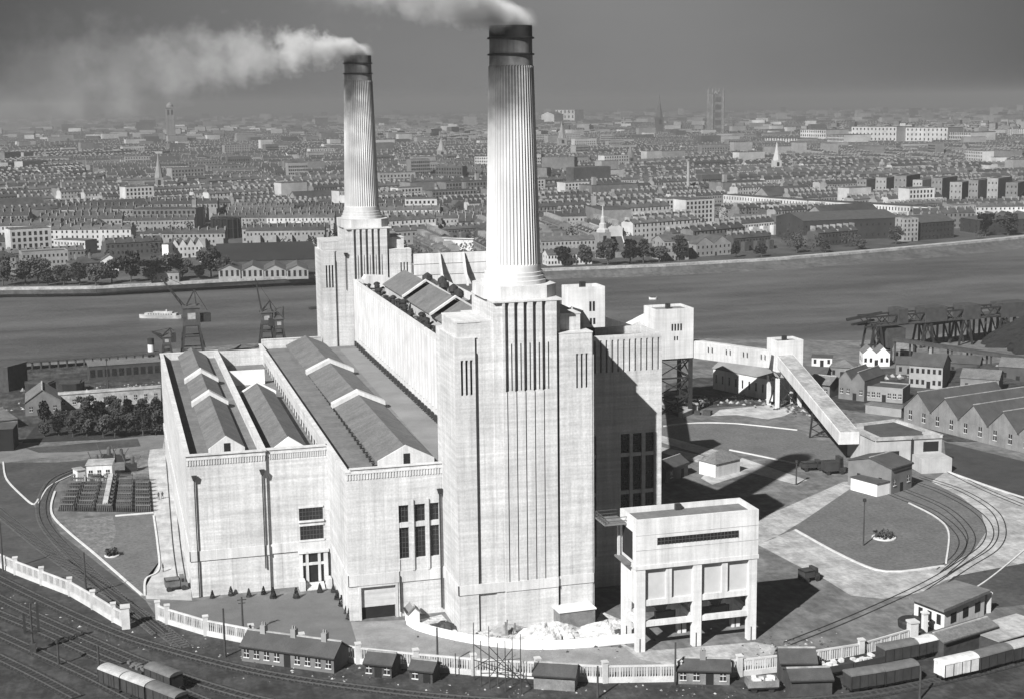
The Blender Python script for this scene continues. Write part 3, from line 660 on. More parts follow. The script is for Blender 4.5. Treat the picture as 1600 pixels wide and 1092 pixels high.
# ---------------------------------------------------------------- generic buildings placed from two ground points
def frame(A, B):
    d = B-A; return math.atan2(d.y, d.x), d.length
def house(label, A, B, depth, h, name='house', cat='house', roof='gable', rh=3.0, ridge='x', wall=None, rmat=None, wins=(4, 2), win_h=1.5, win_w=0.9, side=(2, 2), chim=0, door=True, group=None, zb=0.0, parapet=0.0, bays=1, simple=False, blind=False):
    wall = wall or CITY[2]; rmat = rmat or SLATE
    if not isinstance(A, Vector): A, B = G(*A), G(*B)
    rz, L = frame(A, B)
    t_ = thing(name, label, cat, (A.x, A.y, zb), rz, group)
    mb = MB()
    if roof == 'gable' and ridge == 'x': mb.gwall(0, L, 0, depth, 0, h, rh, 'x')
    elif roof == 'gable':
        for k in range(bays): mb.gwall(L*k/bays+.001*k, L*(k+1)/bays, 0, depth, 0, h, rh, 'y')
    else: mb.box(0, L, 0, depth, 0, h)
    if parapet: ring(mb, 0, L, 0, depth, h, h+parapet, 0.35)
    W_ = mb.build('wall', wall, t_, world=False)
    mb = MB()
    if roof == 'gable' and ridge == 'x': mb.gable(0, L, 0, depth, h+.04, rh, 'x')
    elif roof == 'gable':
        for k in range(bays): mb.gable(L*k/bays, L*(k+1)/bays, 0, depth, h+.04, rh, 'y', 0.02 if bays > 1 else .25)
    elif roof == 'hip':
        c = depth/2; v = [(-.3, -.3, h), (L+.3, -.3, h), (L+.3, depth+.3, h), (-.3, depth+.3, h), (min(c, L*.45), c, h+rh), (max(L-c, L*.55), c, h+rh)]
        for f in ((0, 1, 5, 4), (1, 2, 5), (2, 3, 4, 5), (3, 0, 4), (3, 2, 1, 0)): mb.face([v[k] for k in f])
    else: mb.box(.35 if parapet else -.2, L-.35 if parapet else L+.2, .35 if parapet else -.2, depth-.35 if parapet else depth+.2, h+.003, h+.2)
    rf = mb.build('roof', rmat, t_, world=False)
    near_ = (A-CAM).length < 470
    if roof == 'gable' and near_:
        if ridge == 'x': mb = MB(); mb.bar((-.2, depth/2, h+rh+.3), (L+.2, depth/2, h+rh+.3), .35, .18); mb.build('ridge_cap', ROAD, rf, world=False)
        else:
            for k in range(bays):
                c_ = L*(k+.5)/bays; mb = MB(); mb.bar((c_, -.2, h+rh+.3), (c_, depth+.2, h+rh+.3), .35, .18); mb.build('ridge_cap', ROAD, rf, world=False)
        if ridge == 'x': mb = MB(); mb.bar((-.2, -.38, h-.05), (L+.2, -.38, h-.05), .16); mb.build('gutter', IRON, rf, world=False)
        else: mb = MB(); mb.bar((-.1, -.2, h+.2), (-.1, depth, h+.2), .4, .25); mb.build('gutter', IRON, rf, world=False)
    if not blind:
        nx, nz = wins
        for i in range(nx):
            for j in range(nz):
                if door and j == 0 and i == nx//2: continue
                x = L*(i+.5)/nx; z = h*(j+.32)/nz
                mb = MB(); mb.box(x-win_w/2, x+win_w/2, -.04, .1, z, z+win_h); wq = mb.build('window', GLASS, t_, world=False)
                if near_: mb = MB(); mb.box(x-win_w/2-.12, x+win_w/2+.12, -.16, 0, z-.16, z-.003); mb.box(x-.04, x+.04, -.07, -.041, z, z+win_h); mb.box(x-win_w/2, x+win_w/2, -.065, -.042, z+win_h*.48, z+win_h*.56); mb.build('window_frame', STONE, wq, world=False)
        nx, nz = side
        for i in range(nx):
            for j in range(nz):
                y = depth*(i+.5)/nx; z = h*(j+.32)/nz
                mb = MB(); mb.box(-.04, .1, y-win_w/2, y+win_w/2, z, z+win_h); mb.build('window', GLASS, t_, world=False)
        if door: x = L*(wins[0]//2+.5)/wins[0]; mb = MB(); mb.box(x-.6, x+.6, -.05, .1, 0, 2.2); mb.build('door', DARK, t_, world=False)
    for k in range(chim):
        x = L*(k+.5)/chim; mb = MB(); c = depth/2 if roof != 'gable' or ridge == 'x' else depth*.5
        mb.box(x-.45, x+.45, c-.5, c+.5, h, h+rh+1.4)
        mb.box(x-.3, x-.1, c-.15, c+.15, h+rh+1.4, h+rh+1.9); mb.box(x+.1, x+.3, c-.15, c+.15, h+rh+1.4, h+rh+1.9)
        mb.build('chimney', CHPOT, rf, world=False)
    return t_
# coal receiving building D
A, B = G(1366, 738), G(1470, 740)
t_ = thing('receiving_building', 'pale flat-roofed coal receiving building at the foot of the long gallery', 'industrial building', (A.x, A.y, 0))
def corner(px, py, z): return G(px, py, z)
c0, c1, c2, c3 = corner(1325, 664, 8), corner(1368, 684, 8), corner(1472, 679, 8), corner(1400, 655, 8)
poly = [(p.x, p.y) for p in (c0, c1, c2, c3)]
mb = MB(); mb.prism(poly, 0, 7.3); mb.build('wall', mat('receiving_render', 0.33, 0.15, 0.3, streak=0.15), t_)
mb = MB(); cc = (c0+c1+c2+c3)/4
for i in range(4):
    a, b = (c0, c1, c2, c3)[i], (c0, c1, c2, c3)[(i+1) % 4]; mb.bar((a.x, a.y, 7.7), (b.x, b.y, 7.7), .7, .8)
mb.build('parapet', ROAD, t_)
mb = MB(); mb.prism([tuple((cc+(Vector((x, y, 8))-cc)*.62).xy) for x, y in poly], 7.3, 8.3); mb.build('roof', SLATE, t_)
d = (c2-c1).normalized(); n_ = Vector((d.y, -d.x, 0))
if n_.dot(CAM-c1) < 0: n_ = -n_
for f0, f1, z0, z1 in ((.12, .36, .5, 4.5), (.72, .95, 4.0, 6.5)):
    a, b = c1+(c2-c1)*f0+n_*.05, c1+(c2-c1)*f1+n_*.05
    mb = MB(); mb.face([(a.x, a.y, z0), (b.x, b.y, z0), (b.x, b.y, z1), (a.x, a.y, z1)]); mb.build('doorway', DARK, t_)
a = c1+(c2-c1)*.55+n_*.1; mb = MB(); mb.bar((a.x, a.y, 0), (a.x, a.y, 7.6), .5); mb.build('drainpipe_or_shade', IRON, t_)
mb = MB(); a = c1+(c2-c1)*.55; b = c2; q1, q2 = a+n_*6, b+n_*6
mb.prism([(a.x, a.y), (q1.x, q1.y), (q2.x, q2.y), (b.x, b.y)], 0, 3.6); mb.build('lean_to', mat('receiving_render', .33), t_)

# small buildings of the east yard
house('small white hut with a dark hipped roof on the pale pad', (1118, 746), (1156, 737), 5.5, 3.4, 'yard_hut', 'hut', 'hip', 2.2, wall=CONC, rmat=SLATE2, wins=(2, 1), side=(1, 1), door=False, blind=True)
house('dark lean-to hut in the tower shadow beside the white hut', (1040, 755), (1075, 742), 5, 3.2, 'yard_hut', 'hut', 'gable', 1.5, wall=CITY[1], wins=(2, 1), side=(1, 1))
house('low white-walled shed with square dark roof on the round lawn edge', (1370, 776), (1396, 770), 8, 3.0, 'low_shed', 'shed', 'flat', wall=WHITEW, rmat=SLATE, blind=True)
house('dark brick works shed with sloping roof behind the low white shed', (1392, 772), (1424, 762), 12, 6, 'works_shed', 'shed', 'gable', 1.5, wall=CITY[1], rmat=SLATE, wins=(3, 1), side=(2, 1))
house('long white-walled arcaded wharf shed under the level gallery', (1114, 607), (1208, 627), 9, 6.6, 'wharf_shed', 'shed', 'gable', 2.8, wall=CONC, rmat=ROOFL, wins=(9, 1), win_h=2.6, win_w=.6, side=(2, 1), door=False)
house('little white gabled boathouse at the river edge', (1348, 572), (1390, 572), 7, 4.2, 'boathouse', 'house', 'gable', 2.2, 'y', bays=2, wall=WHITEW, rmat=SLATE2, wins=(5, 1), side=(2, 1))
house('two-storey brick house with pale dressings near the wharf', (1420, 604), (1472, 608), 12, 7, 'wharf_house', 'house', 'gable', 3, 'x', wall=CITY[2], wins=(6, 2), side=(2, 2), chim=1)
house('low brick workshop left of the row of gabled sheds', (1310, 622), (1350, 627), 14, 6, 'workshop', 'workshop', 'gable', 2.5, 'y', bays=2, wall=CITY[1], wins=(4, 1), side=(2, 1))
house('flat-roofed brick office in front of the low workshop', (1352, 625), (1410, 630), 9, 4, 'wharf_office', 'office', 'flat', wall=CITY[2], rmat=SLATE, wins=(7, 1), side=(2, 1), parapet=.5)
house('grey yard wall shed below the flat brick office', (1352, 645), (1408, 652), 4, 2.6, 'yard_store', 'shed', 'flat', wall=CITY[2], rmat=SLATE2, blind=True)
for k in range(5):
    a = G(1412, 660)+(G(1590, 705)-G(1412, 660))*(k/4.0); b = G(1412, 660)+(G(1590, 705)-G(1412, 660))*((k+1)/4.0)
    house(['leftmost', 'second from the left', 'third from the left', 'fourth from the left', 'last and rightmost'][k]+' of the grey gabled factory sheds with dark doorways', a, b, 30, 4.6, 'gabled_factory_shed', 'factory shed', 'gable', 4.8, 'y', wall=mat('grey_render', .16, .25, .2, streak=.2, fine=.15), rmat=SLATE, wins=(2, 1), win_h=2.6, win_w=1.1, side=(5, 1), door=False, group='gabled factory sheds in a row')
    
for i, (a, b, dp, h_, rf2, wl2, lab) in enumerate((((1262, 618), (1296, 622), 9, 4, 'gable', CITY[1], 'dark little yard house just right of the low white conveyor tower'),
        ((1245, 600), (1290, 603), 8, 3.4, 'gable', CITY[0], 'black-roofed shed behind the sloping gallery head'),
        ((1296, 590), (1335, 592), 9, 3.6, 'hip', CITY[1], 'hip-roofed dark shed left of the white boathouse'),
        ((1400, 585), (1440, 586), 8, 3.5, 'gable', CITY[1], 'small shed between the boathouse and the two-storey house'),
        ((1500, 612), (1560, 616), 12, 4.5, 'gable', CITY[1], 'broad dark shed behind the gabled factory sheds'),
        ((1480, 585), (1530, 588), 9, 4, 'gable', CITY[0], 'black shed right of the two-storey brick house'),
        ((1560, 596), (1620, 600), 12, 5, 'gable', CITY[0], 'black shed at the right edge above the factory'),
        ((1268, 572), (1300, 573), 6, 3, 'flat', CITY[3], 'tiny pale wharf office beside the low conveyor tower'),
        ((1395, 560), (1425, 562), 7, 3, 'gable', CITY[1], 'low dark store under the gantry'))):
    house(lab, a, b, dp, h_, 'wharf_shed', 'shed', rf2, 1.8, wall=wl2, rmat=SLATE if i % 2 else SLATE2, wins=(3, 1), side=(2, 1), group='small wharf sheds on the right')
# gatehouse
A, B = G(1424, 960), G(1475, 992)
t_ = thing('gatehouse', 'flat-roofed white gatehouse with square columns beside the fence', 'gatehouse', (A.x, A.y, 0))
c0, c1, c2, c3 = G(1420, 931, 4.6), G(1475, 952, 4.6), G(1548, 921, 4.6), G(1492, 905, 4.6)
mb = MB(); mb.prism([(p.x, p.y) for p in (c0, c1, c2, c3)], 4.1, 4.6); mb.build('roof', ROOF, t_)
cc = (c0+c1+c2+c3)/4; ins = [cc+(p-cc)*.86 for p in (c0, c1, c2, c3)]
mb = MB(); mb.prism([(p.x, p.y) for p in ins], 0, 4.1); wl = mb.build('wall', CONC, t_)
for i in (0, 1):
    a, b = ins[i], ins[i+1]; d = (b-a).normalized(); n_ = Vector((d.y, -d.x, 0))
    for f in (.15, .45, .75):
        p1, p2 = a+(b-a)*f+n_*.04, a+(b-a)*(f+.14)+n_*.04
        mb = MB(); mb.face([(p1.x, p1.y, 1.2), (p2.x, p2.y, 1.2), (p2.x, p2.y, 3.0), (p1.x, p1.y, 3.0)]); mb.build('window', DARK, t_)
for px, py, pt_ in ((1444, 992, 955), (1499, 970, 937), (1543, 956, 924)):
    p = G(px, py); hh = HT(p, pt_); mb = MB(); mb.box(p.x-.4, p.x+.4, p.y-.4, p.y+.4, 0, hh-.3); mb.box(p.x-.55, p.x+.55, p.y-.55, p.y+.55, hh-.3, hh); mb.build('column', CONC, t_)
mb = MB(); p = G(1438, 980, 0); mb.lathe(p.x-1, p.y+1, [(2.4, 0), (2.5, 1.0), (2.2, 1.3)], 20); mb.build('round_planter', IRON, t_)

# ---------------------------------------------------------------- coal tower
CT = thing('coal_tower', 'white concrete coal hopper tower standing on open columns', 'hopper tower', (23, -13, 0))
x0, x1, y0, y1 = 12.4, 34.2, -17.4, -9.6
cols = [13.3, 23.3, 33.3]
for x in cols:
    for y in (y0+.6, y1-.6):
        mb = MB(); mb.box(x-.75, x+.75, y-.6, y+.6, 0, 14.6); mb.build('column', CONC, CT)
        mb = MB(); mb.box(x-.25, x-.08, y-.64, y-.6, 0, 2.4); mb.build('column_slot', DARK, CT)
mb = MB(); mb.box(x0, x1, y0, y1, 14.6, 21.7); ring(mb, x0, x1, y0, y1, 21.7, 22.8, .4); mb.box(x0-.1, x1+.1, y0-.12, y1+.1, 14.3, 15.0)
up = mb.build('bunker_wall', CONC, CT)
mb = MB(); mb.box(x0+.4, x1-.4, y0+.4, y1-.4, 21.7, 21.9); mb.build('roof', ROOF, up)
mb = MB(); mb.box(16.1, 30.5, y0-.03, y0+.1, 18.3, 19.5); mb.build('window_strip', GLASS, up)
mb = MB()
for k in range(24): mb.box(16.1+k*.626, 16.16+k*.626, y0-.1, y0-.031, 18.3, 19.5)
mb.box(16.1, 30.5, y0-.09, y0-.032, 18.85, 18.93); mb.build('glazing_bars', STEEL, up)
mb = MB(); mb.box(x0, x1, y0-.04, y0, 17.55, 17.6); mb.box(x0, x1, y0-.04, y0, 20.1, 20.15); mb.build('joint_line', ROAD, up)
for a, b in ((14.05, 22.55), (24.05, 32.55)):
    m_ = (a+b)/2
    mb = MB(); mb.box(a, b, y0+.7, y0+.9, 8.9, 14.3); mb.build('infill_panel', mat('panel_render', 0.40, 0.08, 0.5), CT)
    mb = MB(); mb.box(m_-.5, m_+.5, y0+.2, y0+.7, 8.9, 14.3); mb.build('infill_pier', CONC, CT)
mb = MB()
for y in (y0+.2, y1-1.0): mb.box(cols[0]+.75, cols[1]-.75, y, y+.8, 7.9, 8.9); mb.box(cols[1]+.75, cols[2]-.75, y, y+.8, 7.9, 8.9); mb.box(cols[0]+.75, cols[1]-.75, y, y+.7, 4.3, 5.2); mb.box(cols[1]+.75, cols[2]-.75, y, y+.7, 4.3, 5.2)
for x in cols: mb.box(x-.5, x+.5, y0+1.2, y1-1.2, 7.9, 8.9); mb.box(x-.4, x+.4, y0+1.2, y1-1.2, 4.3, 5.2)
mb.build('cross_beam', CONC, CT)
mb = MB(); mb.box(x0+.3, x0+.6, y0+1.3, y1-1.3, 9.0, 14.3); mb.build('side_panel', CONC, CT)
mb = MB(); mb.box(x0-1.2, x0, y0+2, y1-.5, 14.7, 15.0); mb.box(x0-3.9, x0, y1-3.4, y1+1.6, 20.9, 21.1)
mb.build('side_balcony', ROOF, CT)
mb = MB()
for z, X, ya, yb in ((21.1, x0-3.8, y1-3.3, y1+1.5),):
    for h in (.5, 1.1): mb.bar((X, ya, z+h), (X, yb, z+h), .1); mb.bar((X, ya, z+h), (x0, ya, z+h), .1); mb.bar((X, yb, z+h), (x0, yb, z+h), .1)
    for k in range(6): y = ya+(yb-ya)*k/5; mb.bar((X, y, z), (X, y, z+1.1), .1)
mb.build('balcony_railing', STEEL, CT)
mb = MB(); mb.bar((x0-.6, y1-1, 15), (x0-.6, y1-1, 21), .4); mb.build('balcony_post', CONC, CT)
mb = MB(); mb.box(x0-.02, x0+.05, y0+1.6, y1-1.2, 15.6, 20.4); mb.build('side_opening', DARK, CT)
for cx in (18.3, 28.3):
    mb = MB(); n = [(-3.4, 8.6), (3.4, 8.6), (1.0, 5.9), (-1.0, 5.9)]
    mb.lathe(cx, -13.5, [(3.3, 9.4), (3.3, 8.6), (1.0, 6.0), (.9, 5.6)], 4); mb.build('hopper', STEEL, CT)
    mb = MB(); mb.bar((cx-1, -13.5, 4.8), (cx+2, -13.5, 4.9), 1.0); mb.build('chute', STEEL, CT)
mb = MB(); mb.box(22, 23, y1-1.2, y1-.4, 21.9, 22.9); mb.build('roof_vent', IRON, up)

# ---------------------------------------------------------------- works in front of the near tower
mb = MB(); pts = [G(x, y) for x, y in ((637, 975), (655, 985), (700, 997), (760, 1008), (830, 1014), (900, 1012), (960, 1006), (1000, 1002))]
ribbon(mb, smooth_path(pts, 4), .5, 0, 1.5); tag(mb.build('retaining_wall', WHITEW), 'low white curved wall round the chalk works below the near tower', 'wall')
sheet('chalk_ground', [(640, 972), (700, 990), (760, 1000), (830, 1006), (900, 1006), (960, 1002), (1000, 998), (985, 975), (940, 955), (930, 972), (800, 980), (718, 990), (690, 960)], 4*Z, CHALK)
def mound(name, label, cat, pxs, r, h, material, seed):
    rr_ = random.Random(seed); c = G(*pxs); mb = MB(); n = 56; rows = []; ph = [rr_.uniform(0, 6.28) for _ in range(5)]
    for i in range(17):
        f = i/16; row = []
        for k in range(n):
            a = 2*PI*k/n; q = r*(1-f)*(1+.2*math.sin(3*a+ph[0])+.1*math.sin(7*a+ph[1]+4*f)+.07*math.sin(13*a+ph[2]-6*f)+rr_.uniform(-.05, .05)); row.append(mb.pt((c.x+q*math.cos(a)*1.4, c.y+q*math.sin(a), .05+h*math.sin(f*PI/2)*(1+.12*math.sin(2*a+ph[3])+rr_.uniform(-.05, .05)))))
        rows.append(row)
    for a, b in zip(rows, rows[1:]):
        for k in range(n): mb.f.append([a[k], a[(k+1) % n], b[(k+1) % n], b[k]]); mb.mi.append(0)
    return tag(mb.build(name, material), label, cat)
mound('chalk_heap', 'bright white chalk heap in front of the site shed', 'heap', (855, 995), 4.0, 2.4, CHALK, 1)
mound('chalk_heap', 'low white chalk heap right of the site shed', 'heap', (950, 985), 3.6, 1.8, CHALK, 2)
mound('rubble_heap', 'small grey rubble heap against the near tower foot', 'heap', (790, 985), 2.2, 1.0, ROAD, 4)
mound('rubble_heap', 'dark rubble heap beside the little white kiosk', 'heap', (690, 980), 2.2, 1.0, YARD, 5)
mound('rubble_heap', 'dark debris heap beside the coal tower foot', 'heap', (968, 992), 1.6, 1.0, YARD, 6)
house('open-fronted white site shed among the chalk heaps', (875, 985), (930, 978), 4, 3.2, 'site_shed', 'shed', 'flat', wall=WOODL, rmat=WHITEW, blind=True)
house('little white gabled kiosk by the turbine hall door', (638, 976), (656, 974), 2.6, 2.1, 'kiosk', 'kiosk', 'gable', 1.0, 'y', wall=WHITEW, rmat=ROOFL, blind=True)
for i, (px, py, n) in enumerate(((690, 978, 7), (800, 992, 5), (825, 988, 4))):
    lab = ['stack of pale pipes beside the small kiosk', 'upright timbers stacked before the near tower', 'small pile of boards before the near tower'][i]
    c = G(px, py); t_ = thing('material_stack', lab, 'material stack', c)
    for k in range(n):
        mb = MB(); a = R.uniform(-.5, .5); dx = R.uniform(-1.3, 1.3)
        if i == 1: mb.bar((c.x+dx, c.y, 0), (c.x+dx+a, c.y+.3, R.uniform(1.5, 3)), .22)
        else: mb.bar((c.x+dx-1.2, c.y+a, .3+.25*(k % 3)), (c.x+dx+1.2, c.y-a, .3+.25*(k % 3)), .35, n=6)
        mb.build('pipe' if i == 0 else 'timber', ROADP if i == 0 else WOODL, t_)
mb = MB(); c = G(250, 868)

# ---------------------------------------------------------------- boundary fence
def fence(label, pxs, n_per=1.0, H=3.0, pill=None, grid=True):
    P = [G(x, y) for x, y in pxs]; t_ = thing('boundary_fence', label, 'fence', P[0])
    for a, b in zip(P, P[1:]):
        L = (b-a).length; k = max(1, round(L/10.5)) if pill is None else 1
        for i in range(k):
            s, e = a+(b-a)*(i/k), a+(b-a)*((i+1)/k); d = (e-s).normalized()
            mb = MB(); mb.bar((*s.xy, .45), (*e.xy, .45), .45, .9); mb.build('plinth', FENCEW, t_)
            mb = MB(); mb.bar((*s.xy, H-.3), (*e.xy, H-.3), .3, .28); mb.build('top_rail', FENCEW, t_)
            mb = MB(); n = int((e-s).length/.42)
            for j in range(n):
                q = s+(e-s)*((j+.5)/n); mb.bar((q.x, q.y, .9), (q.x, q.y, H-.44), .15 if j % 5 else .3)
            mb.build('palings', FENCEW, t_)
            mb = MB(); mb.box(s.x-.42, s.x+.42, s.y-.42, s.y+.42, 0, H+.4); mb.box(s.x-.52, s.x+.52, s.y-.52, s.y+.52, H+.4, H+.6); mb.build('pillar', FENCEW, t_)
    s = P[-1]; mb = MB(); mb.box(s.x-.7, s.x+.7, s.y-.7, s.y+.7, 0, H+.9); mb.box(s.x-.85, s.x+.85, s.y-.85, s.y+.85, H+.9, H+1.2); mb.build('pillar', FENCEW, t_)
fence('long pale pillared fence left of the rail gate', [(-60, 858), (25, 897), (66, 913), (110, 930), (146, 951), (178, 971), (197, 981)], pill=1)
fence('long pale pillared fence curving from the rail gate past the huts', [(247, 968), (262, 974), (322, 992), (393, 1006), (472, 1020), (560, 1036), (650, 1046), (740, 1054), (840, 1060), (945, 1066), (1060, 1064), (1155, 1056), (1258, 1044), (1345, 1030), (1425, 1006)], pill=1)
for px, py in ((247, 968), (258, 972)): pass

# ---------------------------------------------------------------- huts and wagons along the line
def hut(label, a, b, depth, h, rh, **k): return house(label, a, b, depth, h, 'railway_hut', 'hut', 'gable', rh, group='railway huts outside the fence', **k)
hut('long brick railway hut with dark slate roof beside the fence', (378, 1032), (522, 1052), 5.2, 2.6, 1.7, wall=CITY[1], rmat=SLATE, wins=(9, 1), win_h=1.3, win_w=.9, side=(1, 1), chim=3)
hut('dark timber hut with a barn roof, right of the long brick hut', (570, 1056), (612, 1060), 4.2, 2.2, 1.1, wall=WOOD, rmat=SLATE, wins=(3, 1), side=(1, 1))
hut('small dark timber hut between the barn-roofed hut and the mast cluster', (640, 1064), (676, 1068), 3.6, 2.0, .9, wall=WOOD, rmat=SLATE, wins=(2, 1), side=(1, 1))
hut('plain grey-walled hut with dark roof right of the mast cluster', (834, 1076), (898, 1080), 4.4, 2.3, 1.1, wall=WOODL, rmat=SLATE, blind=True)
hut('pale-boarded hut with long dark roof below the coal tower', (1057, 1068), (1140, 1070), 4.4, 2.3, 1.0, wall=WOODL, rmat=SLATE, wins=(4, 1), side=(1, 1), chim=1)
hut('square dark hut with big slate roof among the wagons', (1220, 1066), (1275, 1066), 5, 3.2, 1.4, wall=WOOD, rmat=SLATE, blind=True)
hut('low dark hut at the picture foot in front of the square hut', (1236, 1088), (1300, 1086), 5, 2.6, .8, wall=WOOD, rmat=SLATE, blind=True)
def wagon(label, px1, px2, kind, roofm, bodym, L=None, z=0.35):
    A, B = G(*px1), G(*px2); rz, LL = frame(A, B); L = L or LL
    t_ = thing('railway_wagon', label, 'railway wagon', A, rz, 'railway wagons')
    W = 2.5
    mb = MB(); mb.box(.1, L-.1, -W/2+.2, W/2-.2, .75, 1.05); mb.box(-.25, .1, -.7, -.4, .8, 1.1); mb.box(-.25, .1, .4, .7, .8, 1.1); mb.box(L-.1, L+.25, -.7, -.4, .8, 1.1); mb.box(L-.1, L+.25, .4, .7, .8, 1.1); mb.build('underframe', IRON, t_, world=False)
    top = 3.1 if kind != 'open' else 2.1
    mb = MB(); 
    if kind == 'open':
        ring(mb, 0, L, -W/2, W/2, 1.05, top, .12); mb.box(.12, L-.12, -W/2+.12, W/2-.12, 1.05, 1.8)
    else: mb.box(0, L, -W/2, W/2, 1.05, top)
    b_ = mb.build('body', bodym, t_, world=False)
    if kind == 'open':
        mb = MB()
        for k in range(14):
            x, y = R.uniform(.4, L-.6), R.uniform(-.8, .8); mb.box(x-.35, x+.35, y-.3, y+.3, 1.8, 1.8+R.uniform(.15, .6))
        mb.build('load', roofm, t_, world=False)
    else:
        n = 9; pr = [(-W/2-.08, top)]+[(-(W/2+.08)*math.cos(PI*k/n), top+.02+.55*math.sin(PI*k/n)) for k in range(1, n)]+[(W/2+.08, top)]
        mb = MB(); mb.extr(pr, -.08, L+.08, 'x'); mb.build('roof', roofm, t_, world=False)
        mb = MB(); mb.box(L*.38, L*.62, -W/2-.05, -W/2, 1.15, top-.15); mb.build('door', bodym, t_, world=False)
        mb = MB()
        for k in range(5): x = L*k/4; mb.box(x-.05, x+.05, -W/2-.09, -W/2-.05, 1.05, top)
        mb.build('strapping', IRON, t_, world=False)
    for x in (L*.22, L*.78):
        for y in (-.75, .75):
            mb = MB(); mb.bar((x, y-.06, .47), (x, y+.06, .47), .94, .94, n=14); mb.build('wheel', IRON, t_, world=False)
    return t_
PALER = mat('pale_wagon_roof', 0.30, 0.25, 0.6, fine=0.2); DARKW = mat('wagon_dark', 0.03, 0.3, 0.6); MIDW = mat('wagon_grey_roof', 0.10, 0.3, 0.6); WHW = mat('wagon_white', 0.5, 0.2, 0.5, streak=.2)
wagon('pale round-roofed van, first of the three in the bottom left corner train', (165, 1070), (198, 1083), 'van', PALER, DARKW)
wagon('pale round-roofed van in the middle of the bottom left corner train', (200, 1084), (237, 1098), 'van', PALER, DARKW)
wagon('pale round-roofed van cut by the bottom edge, last of the corner train', (240, 1099), (285, 1117), 'van', MIDW, DARKW)
wagon('black open wagon behind the corner train, the left one', (197, 1052), (232, 1066), 'open', MIDW, DARKW)
wagon('grey-roofed black van behind the corner train, the right one', (237, 1068), (277, 1084), 'van', MIDW, DARKW)
RW = [((1375, 1040), (1427, 1030), 'van', MIDW, DARKW, 'grey-roofed black van just right of the fence pillar'),
      ((1427, 1030), (1470, 1020), 'van', WHW, DARKW, 'van with a white rounded roof by the gatehouse'),
      ((1467, 1064), (1520, 1052), 'van', WHW, WHW, 'white box van standing out among the dark wagons'),
      ((1522, 1052), (1572, 1038), 'van', MIDW, DARKW, 'black van coupled right of the white box van'),
      ((1574, 1038), (1620, 1026), 'van', PALER, DARKW, 'pale-roofed van at the right picture edge'),
      ((1282, 1058), (1326, 1050), 'open', WHW, DARKW, 'open wagon with pale rubble beside the square dark hut'),
      ((1328, 1050), (1374, 1040), 'open', WHW, DARKW, 'open wagon with pale rubble coupled to a black van'),
      ((1323, 1082), (1374, 1074), 'van', MIDW, DARKW, 'flat grey-roofed black van at the bottom, the left of two'),
      ((1376, 1074), (1427, 1064), 'van', MIDW, DARKW, 'flat grey-roofed black van at the bottom, the right of two'),
      ((1166, 1080), (1214, 1078), 'open', WHW, WOODL, 'low open wagon heaped with pale rubble right of the boarded hut')]
for a, b, k, rm, bm_, lab in RW: wagon(lab, a, b, k, rm, bm_)
house('long grey-roofed goods shed behind the wagons on the right edge', (1474, 1030), (1556, 1004), 4.2, 2.9, 'goods_shed', 'shed', 'gable', .8, wall=WOOD, rmat=SLATE2, blind=True)
house('low pale-roofed store at the right picture edge below the goods shed', (1560, 1024), (1640, 1000), 7, 2.4, 'store', 'shed', 'flat', wall=WOOD, rmat=ROAD, blind=True)

# ---------------------------------------------------------------- tracks
def track(label, pxs, k=8, group='railway tracks', ballast=True, bm_=None):
    P = smooth_path([G(x, y) for x, y in pxs], k)
    t_ = thing('railway_track', label, 'railway track', P[0], group=group)
    if ballast:
        mb = MB(); ribbon(mb, P, 3.0, .03, .14); mb.build('ballast', bm_ or mat('track_ballast', 0.022, 0.4, .8, fine=.4, finesc=3), t_)
        mb = MB(); acc = 0
        for a, b in zip(P, P[1:]):
            L = (b-a).length
            d = (b-a).normalized(); s = Vector((d.y, -d.x, 0))
            while acc < L:
                q = a+d*acc; mb.bar((q.x-s.x*1.25, q.y-s.y*1.25, .16), (q.x+s.x*1.25, q.y+s.y*1.25, .16), .28, .14); acc += 1.1
            acc -= L
        mb.build('sleepers', WOOD, t_)
    for off in (-.75, .75):
        mb = MB(); ribbon(mb, P, .1 if ballast else .22, .0, .36 if ballast else .1, off); mb.build('rail', STEEL if ballast else IRON, t_)
track('railway track nearest the picture corner at bottom left', [(-60, 965), (60, 1020), (150, 1062), (260, 1120)])
track('second railway track from the bottom left corner', [(-60, 935), (60, 985), (150, 1025), (240, 1062), (330, 1100), (420, 1130)])
track('railway track carrying the wagons at bottom left', [(-60, 905), (40, 955), (140, 1000), (240, 1042), (360, 1082), (480, 1110)])
track('lowest railway track in the bottom left corner', [(-60, 1000), (40, 1048), (120, 1090)])
track('railway track between fence and signal posts', [(-60, 875), (60, 935), (170, 985), (260, 1015), (400, 1050), (560, 1075), (760, 1095), (1000, 1104), (1300, 1092), (1500, 1056), (1640, 1020)])
track('siding climbing through the rail gate past the round bend', [(250, 990), (180, 930), (120, 875), (75, 825), (66, 790), (80, 755), (110, 738), (150, 728)], bm_=mat('pale_ballast', .07, .4, .8, fine=.3, finesc=3))
track('siding running along the inside of the left fence', [(-50, 760), (60, 850), (130, 900), (220, 960), (290, 1012)], bm_=mat('pale_ballast', .07))
